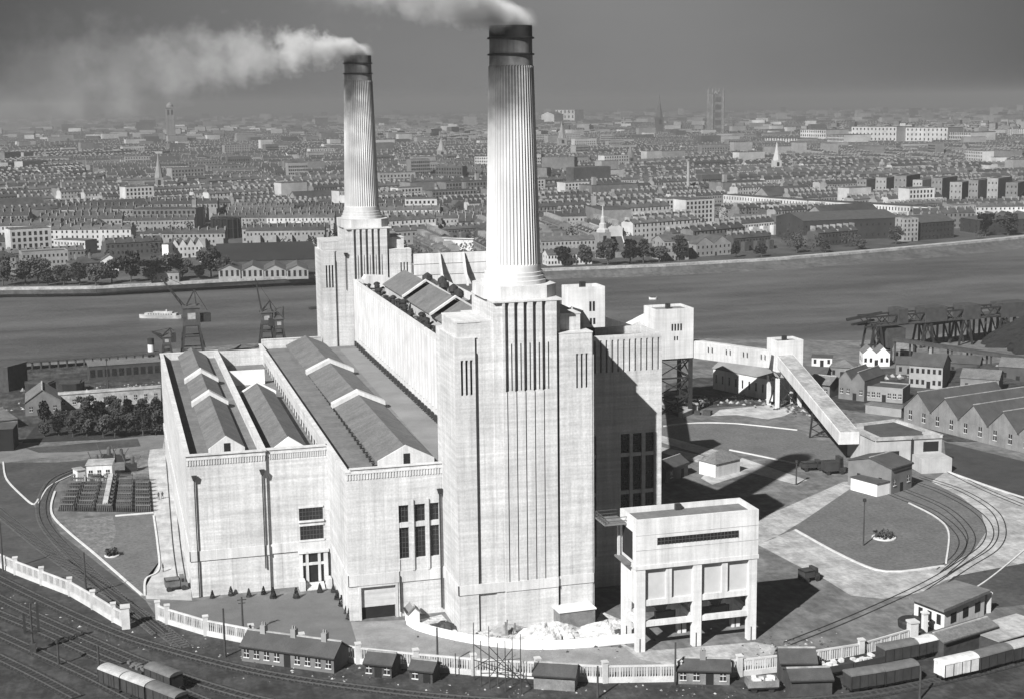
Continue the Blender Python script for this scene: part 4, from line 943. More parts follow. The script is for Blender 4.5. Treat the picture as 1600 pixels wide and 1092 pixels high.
for i, pxs in enumerate(([(1425, 752), (1470, 768), (1520, 795), (1545, 822), (1540, 850), (1500, 880), (1440, 915), (1330, 965), (1230, 1005)],
                         [(1440, 745), (1500, 765), (1550, 795), (1566, 825), (1556, 855), (1510, 885), (1450, 925)],
                         [(1330, 745), (1400, 775), (1460, 800), (1500, 835), (1500, 862), (1470, 890)],
                         [(1345, 742), (1420, 768), (1480, 795), (1515, 830), (1512, 860), (1475, 895)],
                         [(1480, 735), (1540, 765), (1600, 790)])):
    track(['outermost rails looping round the round lawn and running down to the fence', 'pale loop rails at the far right of the round lawn', 'inner rails crossing the round lawn', 'second inner rails crossing the round lawn', 'straight rails running off at the right edge'][i], pxs, ballast=False)
track('railway track on the wing road beside the west wall', [(262, 690), (268, 760), (276, 850), (284, 905)], ballast=False)

# ---------------------------------------------------------------- poles, signals, lamps
def pole(label, px, ytop, kind='pole', name='telegraph_pole', cat='pole', group='poles along the railway', r=.2):
    A = G(*px); h = HT(A, ytop); t_ = thing(name, label, cat, A, 0, group)
    mb = MB(); mb.lathe(0, 0, [(r, 0), (r*.7, h)], 8); mb.build('post', WOOD, t_, world=False)
    if kind == 'tele':
        mb = MB(); mb.bar((-.8, 0, h-.5), (.8, 0, h-.5), .14); mb.bar((-.6, 0, h-1.1), (.6, 0, h-1.1), .14); mb.build('crossarm', WOOD, t_, world=False)
    if kind == 'signal':
        mb = MB(); mb.box(-1.2, 1.2, -.3, .3, h*.42, h*.42+.25); mb.bar((-1.1, 0, h*.42), (-1.1, 0, h*.8), .4); mb.bar((1.1, 0, h*.42), (1.1, 0, h), .4); mb.build('bracket', IRON, t_, world=False)
        mb = MB(); mb.box(-1.9, -1.1, -.1, -.02, h*.72, h*.78); mb.box(.3, 1.1, -.1, -.02, h*.92, h*.98); mb.build('signal_arm', STEEL, t_, world=False)
        mb = MB(); mb.box(-.5, .5, -.5, .5, 0, h*.2); mb.build('base', WOOD, t_, world=False)
    if kind == 'lamp':
        mb = MB(); mb.lathe(0, 0, [(.1, h-.8), (.4, h-.6), (.35, h-.1), (.1, h)], 8); mb.build('lamp_head', IRON, t_, world=False)
pole('tall dark bracket signal at the lower left', (52, 1020), 942, 'signal', 'railway_signal', 'signal')
pole('short signal post right of the bracket signal', (92, 1040), 998, 'lamp', 'railway_signal', 'signal')
pole('thin pole just above the corner wagons', (156, 1064), 1008)
pole('pole in the fence line near the left picture edge', (5, 892), 815)
pole('pole behind the left fence before the lawn', (135, 932), 862)
pole('pole left of the long brick hut', (352, 1026), 950)
pole('telegraph pole with crossarm above the long brick hut', (380, 992), 932, 'tele')
pole('pole behind the fence right of the dark timber huts', (684, 1046), 980)
pole('pole at the picture foot below the coal tower', (934, 1090), 1040)
pole('pole before the boarded hut below the coal tower', (1055, 1070), 1003)
pole('pole standing among the right-hand wagons', (1437, 1092), 1040)
pole('tall mast on the round lawn', (1349, 852), 778, 'lamp', 'lamp_mast', 'mast', r=.16)
pole('lamp mast on the lawn left of the dark lorries', (1244, 757), 718, 'lamp', 'lamp_mast', 'mast')
pole('lamp mast beside the bunker building in the yard', (1326, 708), 672, 'lamp', 'lamp_mast', 'mast')
pole('lamp mast on the dock road at far left', (169, 610), 560, 'lamp', 'lamp_mast', 'mast')
k = 0
for px, y0_, y1_ in ((741, 1062, 972), (752, 1072, 1000), (765, 1076, 978), (778, 1072, 1004), (790, 1080, 1000), (801, 1070, 995), (814, 1086, 990), (712, 1056, 1020)):
    pole('bare mast in the cluster of masts in front of the near tower', (px, y0_), y1_, name='bare_mast', cat='mast', group='cluster of bare masts', r=.1)
t_ = thing('wire_rig', 'slanting wires and bars strung between the cluster of bare masts', 'wire rig', G(741, 1062))
mb = MB()
for (a, ya, za), (b, yb, zb) in (((741, 1062, 2), (765, 1076, 5)), ((741, 1062, 6), (790, 1080, 4)), ((765, 1076, 7), (814, 1086, 2.5)), ((752, 1072, 4), (814, 1086, 6)), ((741, 1062, 3.4), (814, 1086, 3.4)), ((765, 1076, 2), (801, 1070, 6))):
    p, q = G(a, ya), G(b, yb); mb.bar((p.x, p.y, za), (q.x, q.y, zb), .09)
mb.build('wires', IRON, t_)

# ---------------------------------------------------------------- trees and shrubs
def crown(mb, c, r, h, n, rr_, leaf=.45):
    cl = [(c+Vector((rr_.gauss(0, r*.45), rr_.gauss(0, r*.45), rr_.uniform(-.4, .42)*h)), rr_.uniform(.28, .5)*r) for _ in range(12)]
    for _ in range(n):
        q, s = cl[rr_.randrange(len(cl))]
        d = Vector((rr_.gauss(0, 1), rr_.gauss(0, 1), rr_.gauss(0, .85))).normalized()*s*rr_.uniform(.55, 1.08)
        p = q+d; a = Vector((rr_.gauss(0, 1), rr_.gauss(0, 1), rr_.gauss(0, 1))).normalized(); b = a.orthogonal().normalized(); l = leaf*rr_.uniform(.6, 1.4)
        mb.face([p-a*l, p+b*l*.7, p+a*l, p-b*l*.7])
TREES = []
for s in range(3):
    rr_ = random.Random(20+s); t_ = thing('tree', 'proto', 'tree', (0, -400-s*20, 0))
    mb = MB(); mb.lathe(0, 0, [(.35, 0), (.22, 3), (.1, 5.5)], 7)
    for k in range(5): a = k*1.3; mb.bar((0, 0, 2.5+k*.4), (math.cos(a)*1.8, math.sin(a)*1.8, 5+k*.3), .16)
    mb.build('trunk', BARK, t_, world=False)
    mb = MB(); crown(mb, Vector((0, 0, 6)), 3.6, 6, 1500, rr_, .55); mb.build('crown', LEAF if s else LEAFL, t_, world=False)
    TREES.append(t_)
used = [0, 0, 0]
def tree(px, sc_, label, group, w=None):
    i = R.randrange(3); P = G(*px) if not isinstance(px, Vector) else px
    if used[i] == 0: o = TREES[i]; o.location = P; o['label'] = label; o['group'] = group; used[i] = 1
    else: o = copy_tree(TREES[i], P, R.uniform(0, 6.28), label, group=group)
    o.scale = (sc_*R.uniform(.75, 1.2), sc_*R.uniform(.8, 1.15), sc_*R.uniform(.7, 1.2)); return o
sheet('planted_ground', [(34, 692), (256, 682), (256, 634), (100, 640), (60, 660)], 2*Z, mat('planted_earth', .02, .4, .3, fine=.4))
words = ['leftmost', 'second', 'third', 'fourth', 'fifth', 'sixth', 'seventh', 'eighth', 'ninth', 'tenth', 'eleventh', 'twelfth', 'thirteenth', 'fourteenth', 'fifteenth', 'sixteenth', 'seventeenth', 'eighteenth', 'nineteenth', 'twentieth', 'twenty-first', 'twenty-second', 'twenty-third', 'twenty-fourth', 'twenty-fifth', 'twenty-sixth', 'twenty-seventh', 'twenty-eighth', 'twenty-ninth', 'thirtieth']
# dense trees in the sunken garden left of the wing
pts = sorted([(x, y) for x in (70, 92, 114, 136, 158, 180, 202, 224, 243) for y in (648, 662, 678) if not (x < 115 and y < 660)])
for i, (x, y) in enumerate(pts):
    tree((x+R.uniform(-4, 4), y+R.uniform(-2, 2)+3), R.uniform(.52, .72), 'dark leafy tree in the clump west of the station, %s counting from the left' % words[i], 'trees west of the wing')
# trees on the far embankment
xs = [5, 40, 60, 75, 100, 125, 150, 175, 205, 238, 262, 285, 312, 330, 352, 880, 915, 950, 985, 1005, 1030, 1060, 1150, 1190, 1245, 1290, 1345, 1400, 1540, 1575]
for i, x in enumerate(xs):
    yy = PX(far_top[2])[1]
    # foot of the tree a little behind the embankment road
    py = 452-(x/1600)*0.0
    import bisect
    row = [(0, 454), (150, 452), (300, 444), (490, 434), (680, 430), (860, 424), (1040, 417), (1220, 407), (1400, 392), (1590, 374)]
    for (xa, ya), (xb, yb) in zip(row, row[1:]):
        if xa <= x <= xb: py = ya+(yb-ya)*(x-xa)/(xb-xa)
    tree((x, py-R.uniform(5, 10)), R.uniform(1.1, 1.7) if x < 340 or 900 < x < 1070 or x > 1500 else R.uniform(.8, 1.2), 'plane tree along the far embankment, %s counting from the left' % words[i], 'embankment trees')
# conical shrubs at the wing foot and along the turbine hall
SH = []
rr_ = random.Random(5); t0 = thing('conical_shrub', 's', 'shrub', (0, -450, 0), group='clipped shrubs at the wing foot')
mb = MB()
for _ in range(380):
    z = rr_.uniform(.1, 2.4)**1; r = .75*(1-z/2.6); a = rr_.uniform(0, 6.28); p = Vector((r*math.cos(a), r*math.sin(a), z)); d = Vector((rr_.gauss(0, 1), rr_.gauss(0, 1), rr_.gauss(0, 1))).normalized()*.2; b = d.orthogonal().normalized()*.15
    mb.face([p-d, p+b, p+d, p-b])
mb.build('foliage', LEAF, t0, world=False); mb = MB(); mb.lathe(0, 0, [(.08, 0), (.05, 1.2)], 6); mb.build('stem', BARK, t0, world=False)
for i, (x, y) in enumerate(((332, 934), (361, 930), (389, 932), (412, 928), (427, 934), (463, 934), (500, 925), (521, 925), (527, 936), (534, 946), (541, 958), (546, 967))):
    lab = 'small dark clipped shrub at the brick wall foot, %s from the left' % words[i]
    if i == 0: o = t0; o.location = G(x, y); o['label'] = lab
    else: o = copy_tree(t0, G(x, y), i*1.1, lab)
    s_ = R.uniform(.55, 1.0); o.scale = (s_, s_, s_)
def bed(label, px, r, n=120):
    c = G(*px); t_ = thing('flower_bed', label, 'flower bed', c); mb = MB(); mb.lathe(0, 0, [(r, .05), (r, .25), (r-.2, .3)], 28); mb.build('bed_edge', KERB, t_, world=False)
    mb = MB(); rr_ = random.Random(9)
    for _ in range(n):
        a = rr_.uniform(0, 6.28); q = r*.85*rr_.uniform(0, 1)**.5; p = Vector((q*math.cos(a), q*math.sin(a), rr_.uniform(.3, 1.3))); d = Vector((rr_.gauss(0, 1), rr_.gauss(0, 1), rr_.gauss(0, 1))).normalized()*.35; b = d.orthogonal().normalized()*.3
        mb.face([p-d, p+b, p+d, p-b])
    mb.build('plants', LEAF, t_, world=False)
bed('round flower bed in the middle of the round lawn', (1381, 840), 2.5)
bed('small round flower bed on the left lawn', (175, 868), 1.5)
sheet('path', [(100, 812), (176, 806), (182, 830), (172, 860), (160, 872), (120, 838)], 3*Z, mat('stony_path', .12, .4, .5, fine=.4, finesc=1.5))

# ---------------------------------------------------------------- transformer compound and yard left of the wing
c0, c1, c2, c3 = G(90, 798), G(240, 800), G(236, 752), G(112, 752)
t_ = thing('transformer_compound', 'dark compound of parallel rack rows beside the west wing road', 'transformer compound', c0)
mb = MB(); mb.prism([(p.x, p.y) for p in (c0, c1, c2, c3)], .0, .12); mb.build('pit_floor', DARK, t_)
for i in range(9):
    f = i/8; a, b = c0+(c3-c0)*f, c1+(c2-c1)*f
    for j in range(5):
        p, q = a+(b-a)*(j/5+.015), a+(b-a)*((j+1)/5-.03)
        mb = MB(); mb.bar((*p.xy, 1.7), (*q.xy, 1.7), .5, .25); n = 9
        for k in range(n): s = p+(q-p)*(k/(n-1)); mb.bar((s.x, s.y, .1), (s.x, s.y, 2.1), .14)
        mb.build('rack', STEEL if (i+j) % 2 else MIDW, t_)
mb = MB(); a, b = (c0+c1)/2, (c3+c2)/2; mb.bar((*a.xy, 1.8), (*b.xy, 1.8), 1.1, .5); mb.build('walkway', ROADP, t_)
house('small white switch house at the top of the rack compound', (136, 752), (176, 750), 6, 4.0, 'switch_house', 'hut', 'flat', wall=CONC, rmat=ROAD, wins=(3, 1), side=(1, 1), door=False)
house('tiny pale hut left of the white switch house', (122, 754), (134, 752), 3, 3.0, 'small_hut', 'hut', 'flat', wall=CONC, rmat=ROAD, blind=True)
for i, (x, y, s) in enumerate(((150, 728, 1.2), (168, 722, 1.6), (188, 720, 1.3), (205, 735, 1.5), (160, 738, 1.0))):
    c = G(x, y); t_ = thing('steam_plant', ['leftmost', 'second from the left', 'middle', 'second from the right', 'rightmost'][(0, 2, 3, 4, 1)[i]]+' dark spidery yard machine behind the switch house', 'machine', c, group='yard machines behind the switch house')
    mb = MB(); mb.box(-1*s, 1*s, -.6*s, .6*s, 0, 1.3*s); mb.build('body', IRON, t_, world=False)
    mb = MB(); mb.lathe(.3*s, 0, [(.35*s, 1.3*s), (.3*s, 2.4*s), (.1, 2.6*s)], 8); mb.bar((-.8*s, 0, 1.2*s), (-1.5*s, .5*s, 3.2*s), .18); mb.bar((.8*s, 0, 1.2*s), (1.7*s, -.4*s, 2.6*s), .18); mb.build('pipework', STEEL, t_, world=False)
# dock sheds, viaduct and barges at far left
house('dark gabled dock shed with lighter roof patch left of the tree clump', (40, 650), (96, 646), 14, 4, 'dock_shed', 'shed', 'gable', 3.5, 'y', wall=CITY[1], rmat=SLATE2, wins=(3, 1), side=(3, 1))
house('pale low wall building with stepped bays behind the tree clump', (92, 640), (252, 628), 4, 4.5, 'dock_wall_building', 'shed', 'flat', wall=ROAD, rmat=ROAD, wins=(10, 1), side=(1, 1), door=False)
house('long dark viaduct shed along the dock', (140, 598), (252, 590), 9, 5.5, 'dock_shed', 'shed', 'flat', wall=WOOD, rmat=SLATE2, wins=(10, 1), win_h=2.5, win_w=1.6, side=(1, 1), door=False)
house('dark shed at the far left edge of the dock', (-20, 610), (14, 612), 10, 8, 'dock_shed', 'shed', 'flat', wall=WOOD, rmat=SLATE, blind=True)
house('pale plank yard building at the left edge of the picture', (-5, 672), (28, 668), 20, 2.5, 'plank_yard', 'shed', 'flat', wall=ROAD, rmat=mat('plank_roof', .12, .4, .5, streak=.3), blind=True)
house('dark stone block at the far left by the road end', (-20, 706), (22, 704), 8, 6, 'gate_store', 'shed', 'flat', wall=DARK, rmat=SLATE, blind=True)
def barge(label, a, b, W, material, z=0, cabin=True, light=None, name='barge'):
    A, B = G(a[0], a[1], z), G(b[0], b[1], z); rz, L = frame(A, B); t_ = thing(name, label, 'boat' if name != 'barge' else 'barge', (A.x, A.y, z), rz)
    secs = [(0, .1, .9), (.08, .6, .55), (.25, .95, .35), (.75, 1, .3), (.93, .7, .5), (1, .25, .8)]
    mb = MB(); rows = []
    for f, w_, s_ in secs:
        rows.append([mb.pt((L*f, -W/2*w_, W*.28+s_*.6)), mb.pt((L*f, -W/2*w_*.7, -.6)), mb.pt((L*f, W/2*w_*.7, -.6)), mb.pt((L*f, W/2*w_, W*.28+s_*.6))])
    for p, q in zip(rows, rows[1:]):
        for k in range(3): mb.f.append([p[k], p[k+1], q[k+1], q[k]]); mb.mi.append(0)
        mb.f.append([p[3], p[0], q[0], q[3]]); mb.mi.append(0)
    mb.f.append(rows[0]); mb.f.append(rows[-1][::-1]); mb.mi += [0, 0]
    mb.build('hull', material, t_, world=False)
    if cabin:
        zt = W*.28+.3; mb = MB(); mb.box(L*.15, L*.9, -W*.33, W*.33, zt, zt+1.0); mb.box(L*.35, L*.8, -W*.28, W*.28, zt+1.003, zt+1.7); mb.build('cabin', light or material, t_, world=False)
        mb = MB()
        for k in range(10): x = L*(.23+.06*k); mb.box(x, x+.6, -W*.33-.03, -W*.33, zt+.3, zt+.8)
        mb.build('cabin_windows', DARK, t_, world=False)
        mb = MB(); mb.lathe(L*.65, 0, [(.4, zt+1.6), (.35, zt+2.6)], 10); mb.build('funnel', light or material, t_, world=False)
    else:
        mb = MB(); zt = W*.28+.35; mb.box(L*.15, L*.88, -W*.3, W*.3, zt-.2, zt+.25); mb.build('hold_cover', WOOD, t_, world=False)
    return t_
barge('white pleasure steamer moored in midstream left of the crane', (218, 497), (284, 498), 4, ROADP, WZ, True, ROADP, 'river_boat')
barge('black upturned barge on the dock, the left of the pair', (40, 607), (86, 608), 7, DARKW, .6, False)
barge('black upturned barge on the dock, the right of the pair', (88, 608), (132, 606), 7, DARKW, .6, False)
barge('tiny dark launch near the far tower on the river', (482, 484), (496, 483), 2.5, DARKW, WZ, False, name='river_boat')
barge('small pale launch far out on the right of the river', (1014, 468), (1026, 468), 2.2, WHITEW, WZ, False, name='river_boat')
barge('low dark barge moored by the wharf sheds', (1128, 545), (1180, 540), 5, DARKW, WZ, False)
t_ = thing('ship_funnel', 'white ship funnel with black top rising behind the dock', 'funnel', G(237, 562, 0)); h = HT(G(237, 562), 529)
mb = MB(); mb.lathe(0, 0, [(1.15, -4), (1.15, h*.72)], 16); mb.build('stack', WHITEW, t_, world=False)
mb = MB(); mb.lathe(0, 0, [(1.17, h*.72), (1.17, h)], 16); mb.build('black_top', IRON, t_, world=False)
# jetty with pillars along the near bank, left
A, B = G(-60, 583), G(250, 562); t_ = thing('jetty', 'dark timber jetty along the near bank at the left', 'jetty', A)
mb = MB(); mb.bar((A.x, A.y, 2.8), (B.x, B.y, 2.8), 6, .5); mb.build('deck', WOOD, t_)
for k in range(24):
    p = A+(B-A)*(k/23); mb = MB(); mb.bar((p.x, p.y-2.5, -4), (p.x, p.y-2.5, 2.6), .5); mb.bar((p.x, p.y+2.5, -5), (p.x, p.y+2.5, 2.6), .5); mb.bar((p.x, p.y-2.6, 2.2), (p.x, p.y+2.6, 2.2), .4); mb.build('pile_frame', WOOD, t_)
# quay cranes
def crane(label, px, ytop, mirror=1, jib=(9, 22), s=1.0):
    A = G(*px); t_ = thing('quay_crane', label, 'crane', A, 0, 'quay cranes')
    H = 11*s; w_ = 3.6*s
    mb = MB()
    for x in (-w_, w_):
        for y in (-w_, w_): mb.bar((x, y, 0), (x*.6, y*.6, H), .7)
        mb.bar((x, -w_, H*.4), (x*.8, w_*.8, H*.75), .35)
    for z in (.35, .7, 1):
        k = 1-.4*z
        for a, b in (((-1, -1), (1, -1)), ((1, -1), (1, 1)), ((1, 1), (-1, 1)), ((-1, 1), (-1, -1))): mb.bar((a[0]*w_*k, a[1]*w_*k, H*z), (b[0]*w_*k, b[1]*w_*k, H*z), .4)
    mb.build('portal', IRON, t_, world=False)
    mb = MB(); mb.box(-2.6*s, 2.6*s, -2.2*s, 2.2*s, H, H+5.5*s); mb.gable(-2.6*s, 2.6*s, -2.2*s, 2.2*s, H+5.5*s, 1.0, 'x'); mb.build('cab', mat('crane_cab', .05, .4, .6), t_, world=False)
    mb = MB(); mb.box(-1.2*s, 1.2*s, -2.2*s-.04, -2.2*s, H+2*s, H+4*s); mb.build('cab_window', ROAD, t_, world=False)
    mb = MB(); jx, jz = jib; j0 = Vector((1.5*mirror, 0, H+4*s)); j1 = Vector((jx*mirror, 0, H+jz))
    for y in (-.9, .9): mb.bar(j0+Vector((0, y, 0)), j1+Vector((0, y*.3, 0)), .35); mb.bar(j0+Vector((0, y, 1.6)), j1+Vector((0, y*.3, 0)), .3)
    for k in range(7):
        p = j0+(j1-j0)*(k/7); q = j0+(j1-j0)*((k+1)/7); mb.bar(p+Vector((0, -.9+.1*k, 0)), q+Vector((0, .9-.1*k, 1.2-.15*k)), .2)
    mb.build('jib', IRON, t_, world=False)
    mb = MB(); top = Vector((-1.5*mirror, 0, H+11*s))
    for x, y in ((-2, -1.5), (2, -1.5), (-2, 1.5), (2, 1.5)): mb.bar((x, y, H+5.5*s), top, .3)
    mb.bar(top, j1, .14); mb.bar(top, (-5*mirror*s, 0, H+5), .25); mb.box(-6*s, -2.6*s, -1.4, 1.4, H+1, H+4) if mirror > 0 else mb.box(2.6*s, 6*s, -1.4, 1.4, H+1, H+4); mb.build('mast', IRON, t_, world=False)
    return t_
crane('big dark quay crane with jib raised to the left', (302, 562), 445, -1, (11, 19), 1.15)
crane('dark quay crane with near-upright jib behind the turbine hall, left of the pair', (418, 542), 470, -1, (3.5, 17), .8)
crane('smaller pyramidal quay crane right of its upright neighbour', (437, 542), 480, 1, (2, 8), .65)
crane('small dark quay crane with a low bucket above the wing corner', (262, 565), 530, -1, (5, 5), .55)
# lattice gantry on the right wharf
A, B = G(1345, 548), G(1640, 528); t_ = thing('wharf_gantry', 'long dark lattice unloading gantry on the right-hand wharf', 'gantry', A)
zt = 9
mb = MB(); D_ = (B-A)
for off in (-3, 3):
    for z in (zt, zt+3.4): mb.bar((A.x, A.y+off, z), (B.x, B.y+off, z+1.5), .6)
    for k in range(24):
        p, q = A+D_*(k/24), A+D_*((k+1)/24); z0 = zt+1.5*k/24; mb.bar((p.x, p.y+off, z0 if k % 2 else z0+3.4), (q.x, q.y+off, z0+3.4 if k % 2 else z0), .32)
mb.bar((A.x-6, A.y, zt+2.5), (A.x+8, A.y, zt+4.4), 1.0); mb.bar((A.x-5, A.y-2, zt+1), (A.x+6, A.y+2, zt+1.6), .7)
mb.build('truss', IRON, t_)
mb = MB(); mb.bar((A.x+4, A.y, zt+.2), (B.x, B.y, zt+1.6), 6.5, .5); mb.build('deck', WOOD, t_)
for f in (.06, .32, .52, .72, .95):
    p = A+D_*f; mb = MB()
    for a, b in ((-2, -3), (2, -3), (-2, 3), (2, 3)): mb.bar((p.x+a*1.4, p.y+b, 0), (p.x+a*.6, p.y+b, zt), .6)
    mb.bar((p.x-2.4, p.y-3, 2), (p.x+1.4, p.y-3, 10), .35); mb.bar((p.x+2.4, p.y-3, 2), (p.x-1.4, p.y-3, 10), .35); mb.build('trestle', IRON, t_)
for f, l_ in ((.16, 4), (.3, 9), (.5, 7), (.7, 12)):
    p = A+D_*f; q = p+D_.normalized()*l_; mb = MB(); mb.bar((p.x, p.y, zt+3), (q.x, q.y, zt+3.2), 7.4, 5.4); mb.build('cabin', WOOD, t_)
p = A+D_*.16; mb = MB(); mb.box(p.x-4, p.x+3, p.y-4, p.y+4, 1, 8); mb.build('hopper_house', WOOD, t_)
A3, B3 = G(1440, 540), G(1640, 512); t3 = thing('wharf_gantry', 'farther dark timber staging behind the lattice gantry', 'gantry', A3)
mb = MB(); mb.bar((A3.x, A3.y, 8), (B3.x, B3.y, 9), 5, 1.2); mb.build('deck', WOOD, t3)
for k in range(12): p = A3+(B3-A3)*(k/11); mb = MB(); mb.bar((p.x, p.y-2, -4), (p.x, p.y-2, 7.6), .6); mb.bar((p.x, p.y+2, -4), (p.x, p.y+2, 7.6), .6); mb.bar((p.x, p.y-2, 1), (p.x, p.y+2, 7), .4); mb.build('trestle', WOOD, t3)
A2, B2 = G(1395, 566), G(1640, 590); t_ = thing('wharf_gantry', 'lower sloping timber staith in front of the lattice gantry', 'gantry', A2)
mb = MB(); mb.bar((A2.x, A2.y, 8), (B2.x, B2.y, 5), 3, 1.0); mb.build('deck', WOOD, t_)
for k in range(9): p = A2+(B2-A2)*(k/8); mb = MB(); mb.bar((p.x, p.y-1.2, 0), (p.x, p.y-1.2, 7.6-3*k/8), .45); mb.bar((p.x, p.y+1.2, 0), (p.x, p.y+1.2, 7.6-3*k/8), .45); mb.build('trestle', WOOD, t_)
mound('coal_heap', 'huge black coal heap at the right edge behind the gantry', 'heap', (1625, 540), 15, 11, mat('black_coal', .012, .3, .3), 8)
mound('coal_heap', 'low grey coal heap on the wharf beneath the gantry', 'heap', (1490, 556), 11, 2.5, mat('coal_grey', .09, .4, .3), 9)
mound('coal_heap', 'dark coal heap right of the two-storey wharf house', 'heap', (1530, 590), 14, 3.5, DARKW, 10)
# rubbish and stock under the river conveyor tower
for i in range(14):
    x, y = 1042+R.uniform(0, 75), R.uniform(612, 652); c = G(x, y); mb = MB(); l = R.uniform(1, 3.5)
    mb.box(-l, l, -.8, .8, 0, R.uniform(.5, 1.6)); t_ = mb.build('timber_stack', R.choice([WOOD, ROAD, WOODL]), None); t_.location = c; t_.rotation_euler = (0, 0, R.uniform(0, 3))
    tag(t_, 'stacked timber lying by the river conveyor tower, %s counting from the left' % 'x', 'timber stack', 'timber stacks by the river conveyor tower'); t_['px'] = x
st = sorted([o for o in sc.objects if o.name.startswith('timber_stack')], key=lambda o: o['px'])
for i, o in enumerate(st): o['label'] = 'stack of timber on the ground under the river conveyor tower, %s counting from the left' % words[i]; del o['px']

# ---------------------------------------------------------------- vehicles and people
def lorry(label, a, b, body, W=2.3, H=2.6):
    A, B = G(*a), G(*b); rz, L = frame(A, B); t_ = thing('lorry', label, 'lorry', A, rz, 'lorries on the site')
    mb = MB(); mb.box(0, L*.66, -W/2, W/2, .9, 1.3+H*.35); ring(mb, 0, L*.66, -W/2, W/2, 1.3+H*.35, H*.75, .1); mb.build('load_bed', body, t_, world=False)
    mb = MB(); mb.extr([(L*.69, .6), (L, .6), (L, 1.5), (L*.9, 1.6), (L*.87, H), (L*.69, H)], -W/2+.1, W/2-.1, 'y'); T_ = mb.build('cab', body, t_, world=False)
    mb = MB(); mb.box(L*.72, L*.84, -W/2+.06, W/2-.06, 1.7, H-.25); mb.build('cab_windows', GLASS, t_, world=False)
    for x in (L*.15, L*.82):
        for y in (-W/2, W/2): mb = MB(); mb.bar((x, y-.12, .5), (x, y+.12, .5), 1.0, 1.0, n=12); mb.build('wheel', IRON, t_, world=False)
LGREY = mat('lorry_grey', .10, .3, .7)
lorry('grey lorry parked at the corner of the west wing', (258, 922), (293, 918), LGREY)
lorry('dark lorry at the left of the pair beside the receiving building', (1252, 735), (1285, 733), DARKW)
lorry('larger dark lorry beside the receiving building', (1286, 740), (1318, 738), DARKW, 2.8, 4.2)
lorry('small black lorry alone on the yard right of the coal tower', (1252, 908), (1276, 904), DARKW)
def person_mesh():
    me = bpy.data.meshes.new('person'); 
    v = [(0, 0, .92), (0, 0, 1.2), (0, 0, 1.45), (0, 0, 1.55), (0, -.01, 1.66), (0, 0, 1.76), (-.1, 0, .88), (-.13, .06, .48), (-.13, .12, .07), (-.13, -.03, .04), (.1, 0, .88), (.14, -.1, .48), (.14, -.14, .07), (.14, -.28, .04),
         (-.2, 0, 1.42), (-.27, .04, 1.14), (-.28, -.06, .9), (.2, 0, 1.42), (.27, -.02, 1.14), (.28, -.14, .92)]
    e = [(0, 1), (1, 2), (2, 3), (3, 4), (4, 5), (0, 6), (6, 7), (7, 8), (8, 9), (0, 10), (10, 11), (11, 12), (12, 13), (2, 14), (14, 15), (15, 16), (2, 17), (17, 18), (18, 19)]
    r = [.17, .16, .15, .06, .1, .08, .1, .075, .05, .05, .1, .075, .05, .05, .07, .055, .045, .07, .055, .045]
    me.from_pydata(v, e, []); o = bpy.data.objects.new('person', me); sc.collection.objects.link(o)
    mo = o.modifiers.new('skin', 'SKIN'); sv = me.skin_vertices[0].data
    for i, q in enumerate(r): sv[i].radius = (q, q*.8)
    sv[0].use_root = True; s_ = o.modifiers.new('sub', 'SUBSURF'); s_.levels = 1; s_.render_levels = 1
    me.materials.append(IRON); return o
P0 = person_mesh(); P0.location = G(248, 780); P0.scale = (1.05,)*3
tag(P0, 'person in dark clothes walking on the wing road, the left of the pair', 'person', 'people on the wing road')
for lab, px, r in (('person in dark clothes walking on the wing road, the right of the pair', (254, 779), .4), ('person in dark clothes standing near the grey lorry', (255, 893), 2.0)):
    c = P0.copy(); sc.collection.objects.link(c); c.location = G(*px); c.rotation_euler = (0, 0, r); c['label'] = lab

# loose stones, ash and scrap strewn over the railway ground and the works
db = MB(); rd = random.Random(12)
def scatter(n, pts, smin, smax):
    P = [G(x, y) for x, y in pts]
    for _ in range(n):
        i = rd.randrange(len(P)-1); f = rd.random(); c = P[i]+(P[i+1]-P[i])*f+Vector((rd.gauss(0, 3), rd.gauss(0, 3), 0)); s = rd.uniform(smin, smax)
        q = [db.pt((c.x+s*math.cos(a)*rd.uniform(.6, 1.3), c.y+s*math.sin(a)*rd.uniform(.6, 1.3), .02)) for a in (0, 1.2, 2.5, 3.8, 5.1)]; t = db.pt((c.x, c.y, s*rd.uniform(.5, 1.1)))
        db.m = rd.choice([0, 0, 0, 1, 2])
        for k in range(5): db.f.append([q[k], q[(k+1) % 5], t]); db.mi.append(db.m)
scatter(500, [(20, 925), (120, 985), (180, 1000), (300, 1010), (420, 1045), (560, 1060), (700, 1075), (830, 1085), (1000, 1078), (1160, 1080), (1300, 1070)], .1, .3)
scatter(260, [(700, 985), (780, 995), (860, 1000), (950, 995), (990, 992)], .1, .45)
scatter(250, [(1045, 640), (1120, 622), (1260, 640), (1300, 655)], .3, .9)
scatter(260, [(-20, 600), (120, 620), (250, 600), (120, 612), (20, 640)], .3, .7)
scatter(200, [(1290, 600), (1400, 590), (1500, 580), (1600, 575)], .4, 1.2)
scatter(120, [(1190, 1020), (1230, 1012), (1290, 1010)], .1, .35)
o = db.build('yard_debris', [WOOD, WOODL, ROAD], None); struct(o, 'stuff'); o['label'] = 'loose stones ash and scrap strewn over the yards'; o['category'] = 'debris'

